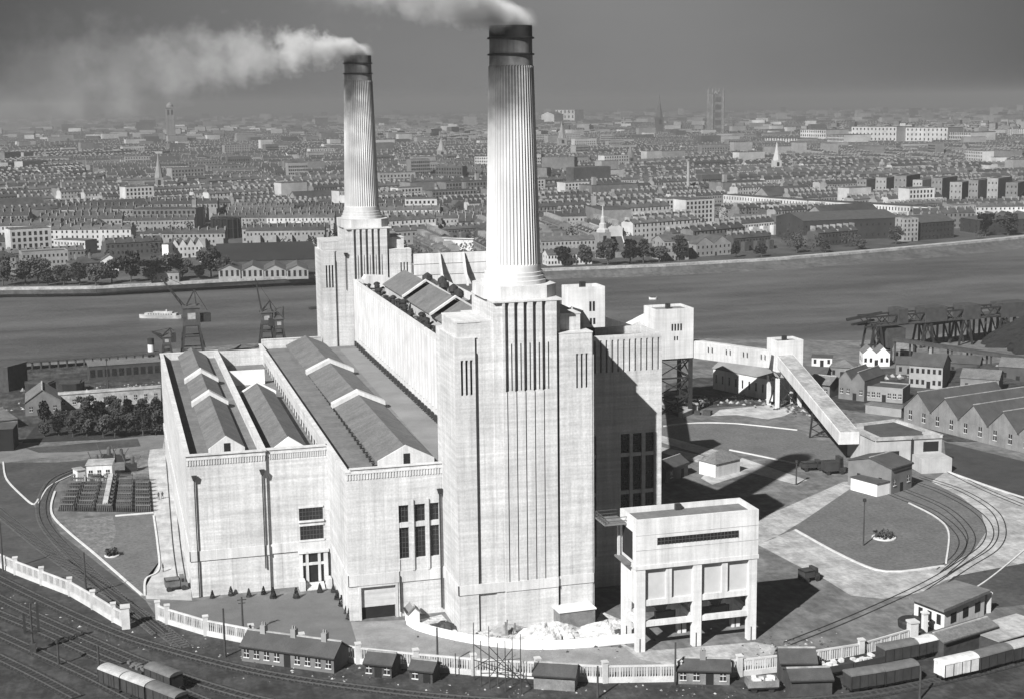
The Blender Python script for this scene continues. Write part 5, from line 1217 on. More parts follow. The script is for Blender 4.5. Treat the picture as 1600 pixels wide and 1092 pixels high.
# ---------------------------------------------------------------- the city beyond the river
EXCL = []
def ex(px, py, r): EXCL.append((G(px, py), r))
def blocked(x, y):
    for e, r in EXCL:
        if isinstance(r, tuple):
            A, d, L, dep = r; px_, py_ = (x-A.x)*d.x+(y-A.y)*d.y, -(x-A.x)*d.y+(y-A.y)*d.x
            if -24 < px_ < L+24 and -15 < py_ < dep+13: return True
        elif (x-e.x)**2+(y-e.y)**2 < (r+16)**2: return True
    return False
def cb(label, a, b, depth, h, **k):
    """a city building standing on the ground between two picture points"""
    A, B = G(*a), G(*b); EXCL.append((A, (A, (B-A).normalized(), (B-A).length, depth)))
    return house(label, A, B, depth, h, **k)
S3 = CITY[3]
cb('long white-fronted terrace of tall windows left of the near chimney foot', (660, 396), (762, 400), 12, 8, name='riverside_terrace', cat='terrace', roof='flat', wall=S3, rmat=CROOF2, wins=(14, 2), side=(2, 2), door=False, parapet=.8)
for i, x in enumerate((342, 378, 413, 448)):
    cb(['leftmost', 'second', 'third', 'fourth and rightmost'][i]+' of the four pale gabled riverside sheds left of the far tower', (x, 437), (x+34, 436), 26, 4.6, name='riverside_shed', cat='shed', roof='gable', rh=2.6, ridge='y', wall=CITY[2], rmat=CROOF2, wins=(4, 1), win_h=3.2, win_w=1.3, side=(4, 1), door=False, group='gabled riverside sheds')
cb('grey stone house block at the left picture edge behind the embankment trees', (-10, 432), (26, 430), 14, 10, name='mansion_block', cat='house', roof='hip', wall=CITY[2], rmat=CROOF, wins=(5, 3), side=(3, 3), chim=2)
cb('long four-storey pale terrace behind the embankment trees at left', (36, 428), (108, 424), 14, 11, name='mansion_block', cat='house', roof='flat', wall=CITY[2], rmat=CROOF, wins=(11, 3), side=(3, 3), parapet=.8)
cb('dark mansion block right of the pale four-storey terrace', (114, 440), (158, 437), 14, 9, name='mansion_block', cat='house', roof='hip', wall=CITY[1], rmat=CROOF, wins=(6, 3), side=(3, 3), chim=2)
cb('white-walled terrace with a row of dark windows in the left middle distance', (86, 396), (134, 398), 11, 8.5, name='white_terrace', cat='terrace', roof='flat', wall=S3, rmat=CROOF2, wins=(10, 2), side=(2, 2))
cb('tall blank white gable tower above the riverside gardens', (254, 406), (264, 406), 8, 9, name='white_gable_house', cat='house', roof='flat', wall=WHITEW, rmat=CROOF2, blind=True)
cb('many-gabled pale building beside the blank white gable', (268, 404), (318, 402), 16, 7, name='gabled_school', cat='school', roof='gable', rh=4, ridge='y', bays=4, wall=S3, rmat=CROOF, wins=(8, 2), side=(3, 2))
cb('small gabled house right of the many-gabled building', (320, 412), (336, 411), 12, 5, name='gabled_house', cat='house', roof='gable', rh=3, ridge='y', wall=S3, rmat=CROOF, wins=(2, 1), side=(2, 1))
cb('pale pedimented pavilion behind the embankment at left', (158, 425), (186, 424), 12, 6, name='pavilion', cat='pavilion', roof='gable', rh=3, ridge='y', wall=S3, rmat=CROOF2, wins=(3, 1), side=(2, 1))
cb('low grey riverside house behind the embankment wall', (240, 442), (280, 441), 9, 5, name='riverside_house', cat='house', roof='hip', wall=CITY[2], rmat=CROOF2, wins=(5, 1), side=(2, 1), chim=1)
cb('white square villa in the left distance beyond the church', (100, 292), (140, 293), 18, 11, name='white_villa', cat='villa', roof='flat', wall=S3, rmat=CROOF, wins=(7, 3), side=(2, 3))
cb('white villa right of the left-hand church spire', (252, 275), (278, 275), 18, 10, name='white_villa', cat='villa', roof='flat', wall=S3, rmat=CROOF, wins=(5, 3), side=(2, 3))
cb('large dark glass-roofed shed behind the gabled riverside sheds', (338, 424), (496, 419), 105, 5, name='railway_shed', cat='shed', roof='gable', rh=5, ridge='x', wall=CITY[0], rmat=mat('sooty_glass_roof', .018, .3, .05, streak=.1, fine=.3), blind=True)
cb('white villa with five window bays right of the near chimney', (920, 338), (945, 337), 12, 10, name='white_villa', cat='villa', roof='flat', wall=S3, rmat=CROOF2, wins=(5, 3), side=(2, 3))
cb('long white-topped curved terrace in the middle distance right of the near chimney', (962, 330), (1115, 338), 14, 8, name='long_terrace', cat='terrace', roof='flat', wall=S3, rmat=CROOF, wins=(30, 1), win_h=3, side=(2, 1), door=False)
cb('very long white arcaded terrace in the right middle distance, its left half', (1130, 325), (1260, 336), 13, 11, name='long_terrace', cat='terrace', roof='flat', wall=S3, rmat=CROOF, wins=(30, 2), win_h=2.4, side=(2, 2), door=False)
cb('very long white arcaded terrace in the right middle distance, its right half', (1263, 336), (1482, 350), 13, 11, name='long_terrace', cat='terrace', roof='flat', wall=S3, rmat=CROOF, wins=(46, 2), win_h=2.4, side=(2, 2), door=False)
cb('brilliant white long wall building at the right picture edge', (1506, 330), (1640, 340), 12, 9, name='white_warehouse', cat='warehouse', roof='flat', wall=WHITEW, rmat=S3, blind=True)
cb('tall narrow pale flats block on the right, left of the dark mansions', (1411, 378), (1434, 377), 10, 14, name='flats_block', cat='flats', roof='flat', wall=CITY[2], rmat=CROOF, wins=(4, 5), side=(2, 5), parapet=.6)
cb('pale square flats block with many windows near the right edge', (1488, 354), (1524, 353), 14, 14, name='flats_block', cat='flats', roof='flat', wall=CITY[2], rmat=CROOF, wins=(6, 5), side=(2, 5), parapet=.6)
cb('long black warehouse roofed mass left of the tall narrow flats', (1255, 378), (1405, 372), 40, 13, name='dark_warehouse', cat='warehouse', roof='gable', rh=4, ridge='x', wall=mat('sooty_brick', .028, .4, .05, fine=.3), rmat=SLATE, wins=(16, 2), side=(3, 2), door=False)
cb('dark brick mansion block right of the tall narrow flats', (1438, 376), (1490, 372), 22, 11, name='mansion_block', cat='house', roof='gable', rh=4, ridge='x', wall=mat('sooty_brick', .028), rmat=SLATE, wins=(9, 3), side=(3, 3), chim=4)
cb('broad dark mansion block at the right edge above the embankment', (1530, 366), (1640, 362), 24, 9, name='mansion_block', cat='house', roof='hip', wall=mat('sooty_brick', .028), rmat=SLATE, wins=(12, 3), side=(3, 3), chim=4)
cb('three-storey pale riverside block right of the church nave', (1038, 408), (1076, 406), 16, 11, name='riverside_block', cat='house', roof='gable', rh=3, ridge='x', wall=CITY[2], rmat=CROOF2, wins=(7, 3), side=(3, 3))
cb('twin-gabled riverside building right of the three-storey block', (1088, 402), (1142, 398), 22, 7, name='gabled_hall', cat='hall', roof='gable', rh=4, ridge='y', bays=2, wall=CITY[2], rmat=CROOF2, wins=(8, 2), side=(3, 2))
cb('pale riverside villa row just right of the near chimney foot', (856, 416), (925, 413), 10, 6, name='villa_row', cat='terrace', roof='gable', rh=2.5, ridge='x', wall=S3, rmat=CROOF2, wins=(14, 2), side=(2, 2), chim=6)
cb('second villa row behind the pale riverside villas', (846, 396), (930, 393), 10, 7, name='villa_row', cat='terrace', roof='gable', rh=2.5, ridge='x', wall=CITY[2], rmat=CROOF2, wins=(14, 2), side=(2, 2), chim=6)
cb('big dark-roofed exhibition hall in the middle distance right of centre', (1140, 360), (1240, 362), 30, 6, name='low_hall', cat='hall', roof='gable', rh=4, ridge='x', wall=CITY[0], rmat=CROOF2, blind=True)
for i in range(9):
    x = 1338+i*29
    cb('tall flats block in the parallel row near right edge, %s from the left' % words[i], (x, 316+i*1.2), (x+15+i % 3*2, 316.5+i*1.2), 40, 19+i*7 % 5, name='flats_block', cat='flats', roof='flat', parapet=.7, wall=CITY[1+i % 2], rmat=CROOF2, wins=(3, 4), side=(8, 4), group='parallel flats blocks on the right', door=False)
for i, (x0_, x1_, y_, hh) in enumerate(((1250, 1290, 228, 30), (1292, 1318, 232, 24), (1330, 1400, 229, 36), (1402, 1480, 229, 34), (1482, 1516, 230, 26), (1195, 1245, 232, 18))):
    cb(['pale domed stone office block far off at right, left wing', 'short pale office block between the far stone blocks', 'long pale far-off office block right of the gap', 'longest pale far-off office block on the right', 'pale far-off office block, last on the right', 'low pale block left of the far stone offices'][i], (x0_, y_), (x1_, y_+1), 60, hh, name='office_block', cat='office block', roof='flat', wall=S3, rmat=CROOF2, wins=(12, 4), win_h=4, win_w=2.5, side=(4, 4), door=False, group='far stone office blocks')
cb('high white power house in the far distance right of the near chimney', (868, 195), (898, 195), 60, 55, name='office_block', cat='office block', roof='flat', wall=S3, rmat=CROOF2, wins=(5, 3), win_h=10, win_w=6, side=(2, 2), door=False)
cb('far white block beside the smoke right of the near chimney', (846, 197), (866, 197), 60, 40, name='office_block', cat='office block', roof='gable', rh=10, ridge='y', wall=S3, rmat=CROOF2, blind=True)
def tower(name, label, px, ytop, w_, kind, material, cat='tower'):
    A = G(*px); h = HT(A, ytop); EXCL.append((A, w_*2)); t_ = thing(name, label, cat, A)
    r = w_/2
    if kind == 'campanile':
        mb = MB(); mb.box(-r, r, -r, r, 0, h*.86)
        for x in (-r*.7, 0, r*.7): mb.box(x-r*.16, x+r*.16, -r-.6, -r, h*.25, h*.8)
        mb.build('shaft', material, t_, world=False); mb = MB()
        mb.box(-r*1.15, r*1.15, -r*1.15, r*1.15, h*.86, h*.88); mb.lathe(0, 0, [(r*.8, h*.88), (r*.8, h*.93), (r*.5, h*.96), (.3, h)], 10); mb.build('lantern', material, t_, world=False)
        for x in (-r*.45, r*.45): mb = MB(); mb.box(x-r*.2, x+r*.2, -r-.7, -r-.6, h*.7, h*.82); mb.build('opening', DARK, t_, world=False)
    elif kind == 'square':
        mb = MB(); mb.box(-r, r, -r, r, 0, h*.86); 
        mb.build('shaft', material, t_, world=False); mb = MB()
        for x in (-r, r):
            for y in (-r, r): mb.lathe(x, y, [(r*.22, 0), (r*.2, h*.92), (.1, h*.98)], 8)
        mb.build('corner_turrets', material, t_, world=False); mb = MB(); mb.lathe(0, 0, [(r*.5, h*.86), (r*.1, h*.92), (.6, h)], 6); mb.build('flagpole_crown', material, t_, world=False)
        for k in range(5): mb = MB(); mb.box(-r*.55, r*.55, -r-.1, -r, h*(.1+k*.15), h*(.2+k*.15)); mb.build('opening', CITY[0], t_, world=False)
    elif kind == 'spire':
        mb = MB(); mb.box(-r, r, -r, r, 0, h*.45); mb.build('belfry', material, t_, world=False)
        mb = MB(); mb.lathe(0, 0, [(r*1.1, h*.45), (r*.5, h*.72), (.15, h)], 8); mb.build('spire', material, t_, world=False)
        mb = MB(); mb.box(-r*.35, r*.35, -r-.05, -r, h*.28, h*.4); mb.build('belfry_opening', DARK, t_, world=False)
    return t_, h
tower('campanile', 'tall slim tower with lantern top rising out of the smoke at left', (268, 226), 160, 20, 'campanile', mat('far_stone', .16, .2, .05), 'tower')
tower('clock_tower', 'distant pointed tower beyond the city right of centre', (1030, 213), 148, 17, 'spire', CITY[0])
tower('palace_tower', 'huge square gothic tower with corner turrets on the right skyline', (1118, 216), 136, 27, 'square', mat('gothic_stone', .13, .3, .05, fine=.3, finesc=.2))
tower('church_tower', 'slim white church spire in the right middle distance', (1213, 275), 222, 9, 'spire', S3, 'church tower')
tower('church_tower', 'pale church tower with thin spire in the left middle distance', (250, 309), 240, 8, 'spire', CITY[2], 'church tower')
tower('church_tower', 'small spire far beyond the chimneys between them', (690, 252), 215, 12, 'spire', CITY[2], 'church tower')
tower('church_tower', 'twin-stage far church tower right of the near chimney', (878, 238), 190, 14, 'spire', CITY[2], 'church tower')
tower('church_tower', 'grey domed far tower right of the slim far church tower', (985, 262), 226, 12, 'spire', CITY[1], 'church tower')
cb('church hall with steep pale gable right of the left-hand church tower', (262, 308), (284, 308), 30, 6, name='church_hall', cat='church', roof='gable', rh=7, ridge='y', wall=S3, rmat=CROOF, blind=True)
A = G(354, 372); EXCL.append((A, 30)); EXCL.append((A+Vector((-8, -34, 0)), 22)); t_ = thing('gasholder', 'black round gasholder standing among roofs left of the far chimney', 'gasholder', A)
mb = MB(); mb.lathe(0, 0, [(9.5, 0), (9.5, 12.5), (8.5, 13.5), (.5, 14.5)], 32); mb.build('bell', mat('black_iron', .006, .3, .3), t_, world=False)
mb = MB()
for k in range(16):
    a = k*PI/8; mb.bar((10.2*math.cos(a), 10.2*math.sin(a), 0), (10.2*math.cos(a), 10.2*math.sin(a), 14), .5)
    for z in (7, 13.8): mb.bar((10.2*math.cos(a), 10.2*math.sin(a), z), (10.2*math.cos(a+PI/8), 10.2*math.sin(a+PI/8), z), .35)
mb.build('guide_frame', IRON, t_, world=False)
# riverside church: stepped stone tower and two dark naves
A = G(942, 404); EXCL.append((A+Vector((12, 8, 0)), 26))
h = HT(A, 322); t_ = thing('riverside_church', 'stepped stone church tower with dark steep naves near the far bank', 'church', A)
mb = MB(); mb.box(-3.6, 3.6, -3.6, 3.6, 0, h*.5); mb.build('tower_wall', CITY[2], t_, world=False)
mb = MB(); mb.lathe(0, 0, [(3.9, h*.5), (3.8, h*.55), (2.3, h*.58), (2.2, h*.66), (1.4, h*.68), (1.3, h*.78), (.8, h*.8), (.2, h)], 8); mb.build('tower_steeple', S3, t_, world=False)
mb = MB(); mb.box(-1, 1, -3.66, -3.6, h*.3, h*.44); mb.build('belfry_opening', DARK, t_, world=False)
mb = MB(); mb.box(4, 27, 0, 14, 0, 4); mb.build('nave_wall', CITY[2], t_, world=False)
mb = MB(); mb.gable(4, 27, 0, 14, 4, 7.5, 'x'); mb.build('nave_roof', SLATE, t_, world=False)
mb = MB(); mb.box(14, 14.5, -.6, 7, 3.4, 5); mb.bar((14.2, -.4, 4), (14.2, 7, 12), .5, .6); mb.build('dividing_coping', STONE, t_, world=False)

# terraces
def terrace(n, w_, dep, h, rh, wm, rm, seed, mb=None, T=None, detail=2, base=0):
    rr_ = random.Random(seed); own = mb is None
    if own: mb = MB()
    mb.T = T; L = n*w_; M0, M1, M2, M3 = base, 0, 0, 0
    mb.m = wm; mb.gwall(0, L, 0, dep, 0, h, rh*.92, 'x')
    mb.m = rm; mb.face([(0, -.3, h-.1), (L, -.3, h-.1), (L, dep/2, h+rh), (0, dep/2, h+rh)]); mb.face([(0, dep/2, h+rh), (L, dep/2, h+rh), (L, dep+.3, h-.1), (0, dep+.3, h-.1)])
    step = 1 if detail > 1 else 2
    for k in range(0, n+1, step):
        x = min(max(k*w_, .3), L-.3)
        mb.m = 5; mb.box(x-.3, x+.3, dep*.28, dep*.72, h+rh*.3, h+rh+1.1)
        if detail > 1: mb.box(x-.15, x+.15, 0, dep*.5, h, h+rh*.45) if k % 2 else None
    if detail > 1:
        for k in range(0, n, 2): mb.m = wm; mb.box(k*w_+.3, k*w_+w_*.8, dep, dep+3.5, 0, h*.7)
    if detail > 0:
        mb.m = 4; ns = max(2, int(h/3.1))
        for k in range(n):
            for j in range(ns):
                z = (j+.3)*h/ns
                for f in (.28, .72):
                    x = (k+f)*w_
                    for y, q in ((-.06, 1), (dep+.06, -1)):
                        if detail == 1 and q < 0: continue
                        mb.face([(x-.5, y, z), (x+.5, y, z), (x+.5, y, z+1.6), (x-.5, y, z+1.6)])
    return mb
TM = [CITY[0], CITY[1], CITY[2], CITY[3], GLASS, CHPOT, CROOF, CROOF2]
PROT = []
for i, (n, w_, dep, h, rh, wm, rm, dsc) in enumerate(((10, 5.5, 9, 9, 3, 2, 6, 'long stock-brick'), (7, 6, 10, 10, 3, 1, 6, 'dark brick'), (12, 5, 8.5, 8, 2.6, 1, 7, 'long low brown'), (8, 6.5, 11, 13, 2.6, 3, 7, 'tall white stucco'),
        (5, 6, 10, 9, 3, 2, 7, 'short grey-roofed'), (9, 5.5, 9, 11, 3, 2, 6, 'tall stock-brick'), (6, 5.5, 9, 8, 3, 0, 6, 'short sooty'), (10, 5, 9, 9, 3, 3, 6, 'white-fronted'))):
    mb = terrace(n, w_, dep, h, rh, wm, rm, i); mb.T = None
    PROT.append((mb, n*w_, dep, dsc))
def special(kind):
    mb = MB()
    if kind == 0:
        mb.m = 1; mb.box(0, 44, 0, 20, 0, 14); mb.m = 6; mb.box(.5, 43.5, .5, 19.5, 14, 14.5); mb.m = 4
        for k in range(14):
            for j in range(4): mb.face([(1+k*3.1, -.06, 1+j*3.3), (2.6+k*3.1, -.06, 1+j*3.3), (2.6+k*3.1, -.06, 3.1+j*3.3), (1+k*3.1, -.06, 3.1+j*3.3)])
        mb.m = 5; mb.box(38, 41, 14, 17, 14.5, 20)
    elif kind == 1:
        mb.m = 0; mb.box(0, 54, 0, 30, 0, 5)
        for k in range(5): mb.m = 6 if k % 2 else 7; x = k*10.8; mb.extr([(x, 5), (x+10.7, 5), (x+5.4, 8.6)], 0, 30)
    elif kind == 2:
        mb.m = 2; mb.gwall(0, 50, 0, 20, 0, 7, 6, 'x'); mb.m = 6; mb.gable(0, 50, 0, 20, 7.1, 6.3, 'x'); mb.m = 4
        for k in range(10): mb.face([(2+k*4.8, -.06, 2), (4+k*4.8, -.06, 2), (4+k*4.8, -.06, 5.5), (2+k*4.8, -.06, 5.5)])
    elif kind == 3:
        mb.m = 3; mb.box(0, 24, 0, 14, 0, 17); mb.m = 7; mb.box(.5, 23.5, .5, 13.5, 17, 17.6); mb.m = 4
        for k in range(7):
            for j in range(5): mb.face([(1+k*3.2, -.06, 1+j*3.2), (2.6+k*3.2, -.06, 1+j*3.2), (2.6+k*3.2, -.06, 3.0+j*3.2), (1+k*3.2, -.06, 3.0+j*3.2)])
    else:
        mb.m = 0; mb.box(0, 34, 0, 22, 0, 9); mb.m = 6; mb.gable(0, 34, 0, 22, 9, 4, 'x'); mb.m = 5; mb.lathe(40, 8, [(1.6, 0), (1.1, 30)], 10)
    return mb
for kd, L_, dp_, ds_ in ((0, 44, 20, 'dark brick warehouse block'), (1, 54, 30, 'low five-ridged black works'), (2, 50, 20, 'steep-roofed long hall'), (3, 24, 14, 'tall white flats block'), (4, 34, 22, 'dark factory with round chimney')): PROT.append((special(kd), L_, dp_, ds_))
RC = random.Random(41)
cents = []
for _ in range(46):
    d_ = 520*(10**RC.uniform(0, 1.05)); a = YAW+RC.uniform(-.42, .42)
    cents.append((CAM.x+d_*math.sin(a), CAM.y+d_*math.cos(a), RC.choice([.1, -.25, .35, .9, 1.5, -.6, YAW*-1, .25])))
def bank_y(x):
    for a, b in zip(far_top, far_top[1:]):
        if a.x <= x <= b.x: return a.y+(b.y-a.y)*(x-a.x)/(b.x-a.x)
    return 1e9
cand = []
for ci, (cx, cy, th) in enumerate(cents):
    dc = math.hypot(cx-CAM.x, cy-CAM.y); ext = int(min(1400, dc*.7)/30)+2
    ux, uy = math.cos(th), math.sin(th)
    for i in range(-ext//2, ext//2+1):
        for j in range(-ext, ext+1):
            lx, ly = i*63+RC.uniform(-4, 4), j*22.5+RC.uniform(-1.5, 1.5)
            x, y = cx+lx*ux-ly*uy, cy+lx*uy+ly*ux
            best = min(range(len(cents)), key=lambda k: ((cents[k][0]-x)**2+(cents[k][1]-y)**2)/((math.hypot(cents[k][0]-CAM.x, cents[k][1]-CAM.y))**2))
            if best != ci: continue
            q = Vector((x, y, 0))-CAM; zc = q.dot(CF)
            if zc < 300 or zc > 5200: continue
            sx_ = q.dot(CR)/zc*F_PX+800
            if sx_ < -130 or sx_ > 1730: continue
            if y < bank_y(x)+26: continue
            if blocked(x, y): continue
            if RC.random() < .06: continue
            cand.append((zc, x, y, th+RC.uniform(-.05, .05)+(PI if RC.random() < .5 else 0), sx_))
cand.sort()
NEAR = cand[:290]; FAR = cand[290:]
marks = ((90, 'at the left picture edge'), (235, 'left of the church tower with the thin spire'), (350, 'right of the thin-spired church tower'), (530, 'just left of the far chimney'), (690, 'between the two chimneys, nearer the far one'), (830, 'between the two chimneys, nearer the near one'),
         (950, 'just right of the near chimney'), (1100, 'above the riverside church'), (1250, 'around the slim white spire'), (1400, 'beyond the very long white terrace'), (1800, 'at the right picture edge'))
bands = ((760, 'close behind the embankment'), (900, 'in the near streets'), (1020, 'in the middle streets'), (1150, 'further back'), (9999, 'far back'))
firsts = {}; cnt = {}
rows_ = []
for zc, x, y, th, sx_ in NEAR:
    k = RC.choice([0, 0, 1, 1, 2, 2, 3, 4, 5, 6, 6, 7]) if RC.random() < .76 else RC.choice([8, 8, 9, 9, 9, 10, 10, 11, 11, 12])
    mb, L, dep, dsc = PROT[k]
    if k in firsts:
        o = firsts[k].copy(); sc.collection.objects.link(o)
    else:
        o = mb.build('terrace' if k < 8 else ('warehouse', 'works', 'hall', 'flats_block', 'factory')[k-8], TM, None); firsts[k] = o
    s_ = RC.uniform(.9, 1.1)
    o.location = (x-math.cos(th)*L/2, y-math.sin(th)*L/2, 0); o.rotation_euler = (0, 0, th); o.scale = (s_, s_, s_*RC.uniform(.9, 1.15))
    side = [t for lim, t in marks if sx_ < lim][0]; bd = [t for lim, t in bands if zc < lim][0]
    rows_.append([dsc+(' terrace ' if k < 8 else ' ')+bd+', '+side, sx_, o, k])
from collections import defaultdict
gg = defaultdict(list)
for lab, sx_, o, k in rows_: gg[lab].append((sx_, o)); o['kk'] = k
for lab, L_ in gg.items():
    L_.sort(key=lambda t: t[0])
    for i, (sx_, o) in enumerate(L_):
        if len(L_) == 1: q = lab
        elif len(L_) == 2: q = lab+', the %s one' % ('left', 'right')[i]
        else: q = lab+', %s from left' % words[i]
        wd = q.split(); kk = o['kk']; del o['kk']; tag(o, ' '.join(wd[:16]) if len(wd) > 16 else q, 'terrace' if kk < 8 else ('warehouse', 'works', 'hall', 'flats', 'factory')[kk-8], 'terraces across the river' if kk < 8 else 'works and warehouses across the river')
def fit(q):
    return q
city = MB(); rf_ = random.Random(77)
for zc, x, y, th, sx_ in FAR:
    n = rf_.choice([6, 8, 10, 11]); L = n*5.6; big = rf_.random() < (.05 if zc < 2500 else .08)
    h = rf_.uniform(7, 12) if not big else rf_.uniform(14, 26)
    T = Matrix.Translation((x-math.cos(th)*L/2, y-math.sin(th)*L/2, 0)) @ Matrix.Rotation(th, 4, 'Z')
    wm = rf_.choice([0, 0, 1, 1, 2, 2, 3]) if not big else rf_.choice([0, 1, 2, 2, 3])
    if big:
        city.T = T; city.m = wm; city.box(0, L*.7, 0, 14, 0, h); city.m = 7; city.box(1, L*.7-1, 1, 13, h, h+.5)
        city.m = 4
        if zc < 3000:
            for k in range(10):
                for j in range(int(h/4)): city.face([(1+k*L*.068, -.06, 1.2+j*4), (2.6+k*L*.068, -.06, 1.2+j*4), (2.6+k*L*.068, -.06, 3.4+j*4), (1+k*L*.068, -.06, 3.4+j*4)])
    else:
        terrace(n, 5.6, 9, h, 2.8, wm, rf_.choice([6, 6, 7]), 0, city, T, detail=1 if zc < 2300 else 0)
city.T = None
# sparse far blocks up to the horizon
for _ in range(3500):
    zc = 4800*(2.1**rf_.uniform(0, 1)); a = YAW+rf_.uniform(-.4, .4); x, y = CAM.x+zc*math.sin(a), CAM.y+zc*math.cos(a)
    l, d_, h = rf_.uniform(15, 60), rf_.uniform(12, 25), rf_.uniform(8, 20)*(2.2 if rf_.random() < .04 else 1); city.m = rf_.choice([0, 0, 1, 1, 2]); city.box(x, x+l, y, y+d_, 0, h)
o = city.build('distant_city', TM, None); struct(o, 'stuff'); o['label'] = 'mass of small hazy rooftops and houses stretching to the horizon'; o['category'] = 'distant city'
# trees scattered through the city
tm = MB(); rt = random.Random(5)
for _ in range(2600):
    zc = 560*(5.5**(rt.random()**1.2)); a = YAW+rt.uniform(-.38, .38); x, y = CAM.x+zc*math.sin(a)/math.cos(a-YAW), CAM.y+zc*math.cos(a)/math.cos(a-YAW)
    if y < bank_y(x)+16 or blocked(x, y): continue
    r = rt.uniform(2.5, 5.5)
    for k in range(60 if zc < 1300 else 16):
        d = Vector((rt.gauss(0, 1), rt.gauss(0, 1), rt.gauss(0, .8))).normalized(); p = Vector((x, y, r*1.15))+d*r*rt.uniform(.5, 1.05)
        a_ = Vector((rt.gauss(0, 1), rt.gauss(0, 1), rt.gauss(0, 1))).normalized(); b_ = a_.orthogonal().normalized(); l = (.6 if zc < 1300 else 1.4)*rt.uniform(.7, 1.3)
        tm.face([p-a_*l, p+b_*l, p+a_*l, p-b_*l])
o = tm.build('distant_trees', LEAF, None); struct(o, 'stuff'); o['label'] = 'scattered dark garden and street trees among the far houses'; o['category'] = 'trees'

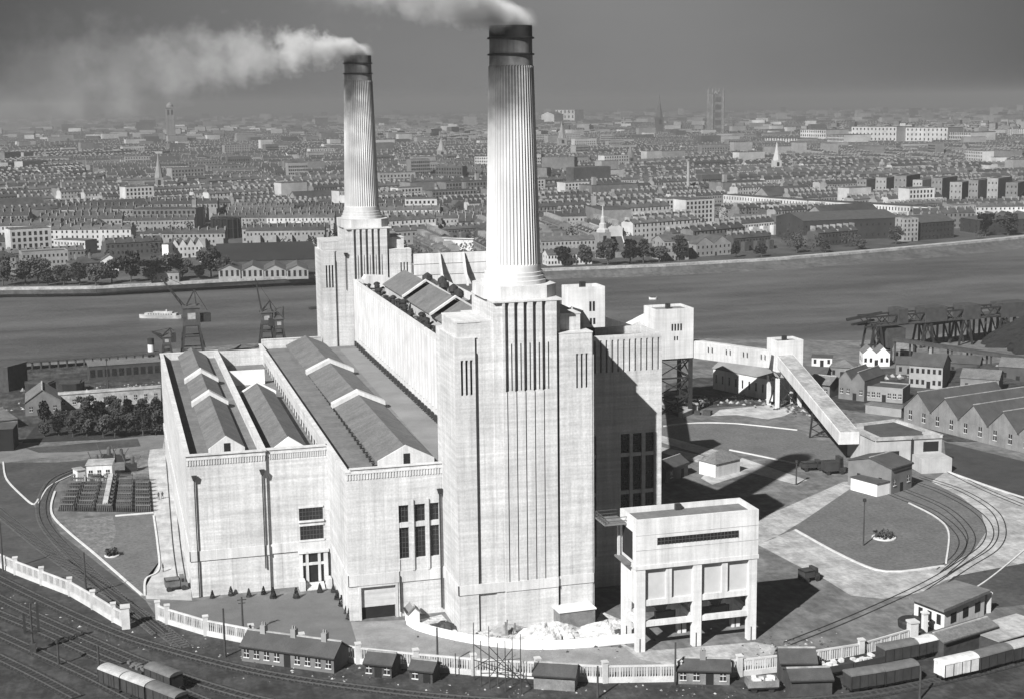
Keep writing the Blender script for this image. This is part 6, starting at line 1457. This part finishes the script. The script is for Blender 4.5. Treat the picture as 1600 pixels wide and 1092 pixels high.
# ---------------------------------------------------------------- smoke from the two chimneys
def smoke(name, label, base, L, rise, sink, D0, r0, grow, seed):
    M = bpy.data.materials.new('smoke'); M.use_nodes = True; t = M.node_tree; t.nodes.clear()
    out = N(t, 'ShaderNodeOutputMaterial'); v = N(t, 'ShaderNodeVolumePrincipled'); t.links.new(v.outputs[0], out.inputs['Volume'])
    v.inputs['Color'].default_value = (.93, .93, .93, 1); v.inputs['Anisotropy'].default_value = 0.0
    co = N(t, 'ShaderNodeTexCoord'); sp = N(t, 'ShaderNodeSeparateXYZ'); t.links.new(co.outputs['Object'], sp.inputs[0])
    def mt(op, a, b=None):
        n = N(t, 'ShaderNodeMath', operation=op)
        for i, q in enumerate((a, b)):
            if q is None: continue
            if isinstance(q, (int, float)): n.inputs[i].default_value = q
            else: t.links.new(q, n.inputs[i])
        return n.outputs[0]
    X, Y, Zc = sp.outputs
    Xp = mt('MAXIMUM', X, 0.0)
    e = mt('EXPONENT', mt('MULTIPLY', Xp, -1/9.0))
    zc = mt('ADD', mt('MULTIPLY', mt('SUBTRACT', 1.0, e), rise), mt('MULTIPLY', Xp, -sink))
    Rr = mt('ADD', mt('MULTIPLY', Xp, grow), r0)
    # slow billows that push the centre line about
    def noise(s, det, off):
        mp = N(t, 'ShaderNodeMapping'); mp.inputs['Location'].default_value = (off, seed, off); t.links.new(co.outputs['Object'], mp.inputs[0])
        n = N(t, 'ShaderNodeTexNoise'); n.inputs['Scale'].default_value = s; n.inputs['Detail'].default_value = det; n.inputs['Roughness'].default_value = .6; t.links.new(mp.outputs[0], n.inputs['Vector']); return n.outputs['Fac']
    dz = mt('SUBTRACT', Zc, zc)
    d2 = mt('ADD', mt('MULTIPLY', Y, Y), mt('MULTIPLY', dz, dz))
    r = mt('DIVIDE', mt('SQRT', d2), Rr)
    nn = mt('ADD', mt('MULTIPLY', mt('SUBTRACT', noise(.13, 5, 3.0), .5), 3.4), mt('MULTIPLY', mt('SUBTRACT', noise(.5, 3, 9.0), .5), 1.0))
    q = mt('ADD', mt('SUBTRACT', 1.0, r), mt('MULTIPLY', nn, mt('MINIMUM', mt('ADD', mt('MULTIPLY', Xp, .05), .25), 1.0)))
    q = mt('MINIMUM', mt('MAXIMUM', mt('MULTIPLY', q, 1.6), 0.0), 1.0)
    fall = mt('DIVIDE', D0, mt('ADD', 1.0, mt('POWER', mt('DIVIDE', Xp, 12.0), 2.25)))
    end = mt('MINIMUM', mt('MAXIMUM', mt('DIVIDE', mt('SUBTRACT', L-4.0, X), L*.4), 0.0), 1.0)
    st_ = mt('MINIMUM', mt('MAXIMUM', mt('DIVIDE', mt('ADD', X, 4.0), 3.0), 0.0), 1.0)
    up = mt('MINIMUM', mt('MAXIMUM', mt('ADD', Zc, .6), 0.0), 1.0)
    up = mt('MAXIMUM', up, mt('MINIMUM', mt('MAXIMUM', mt('SUBTRACT', X, 3.4), 0.0), 1.0))
    t.links.new(mt('MULTIPLY', mt('MULTIPLY', mt('MULTIPLY', q, fall), mt('MULTIPLY', end, st_)), up), v.inputs['Density'])
    M.cycles.volume_step_rate = 0.07
    W_ = r0+grow*L*1.5+3
    mb = MB(); a = 4.5; b = W_
    for x0_, x1_, w0, w1, z0_, z1_, y0_, y1_ in ((-5, L, a, b, -2.5, 8, -b, b+rise),):
        i = [mb.pt(p) for p in ((x0_, -w0, z0_), (x1_, -w1, y0_), (x1_, w1, y0_), (x0_, w0, z0_), (x0_, -w0, z1_), (x1_, -w1, y1_), (x1_, w1, y1_), (x0_, w0, z1_))]
        for f in ((0,3,2,1),(4,5,6,7),(0,1,5,4),(1,2,6,5),(2,3,7,6),(3,0,4,7)): mb.f.append([i[k] for k in f]); mb.mi.append(0)
    o = mb.build(name, M, None); o.location = base; o.rotation_euler = (0, 0, math.atan2(-.66, -.78))
    struct(o, 'stuff'); o['label'] = label; o['category'] = 'smoke'
    return o
smoke('smoke_plume', 'white smoke drifting left from the far chimney and thinning out', (-0.9, 163, 103.2), 155, 4.0, .115, .8, 2.9, .09, 11.0)
smoke('smoke_plume', 'pale smoke pouring up and left from the near chimney', (-0.9, 8, 103.2), 60, 4.8, -.02, .7, 3.3, .07, 4.0)

# ---------------------------------------------------------------- smoky air
HZ = bpy.data.materials.new('haze'); HZ.use_nodes = True; t = HZ.node_tree; t.nodes.clear()
out = N(t, 'ShaderNodeOutputMaterial'); v = N(t, 'ShaderNodeVolumePrincipled'); t.links.new(v.outputs[0], out.inputs['Volume'])
v.inputs['Color'].default_value = (.26, .26, .26, 1); v.inputs['Density'].default_value = 0.00021; v.inputs['Anisotropy'].default_value = 0.0
mb = MB(); mb.box(-14600, 14600, -1600, 14600, -7, 120)
struct(mb.build('haze', HZ), 'stuff')
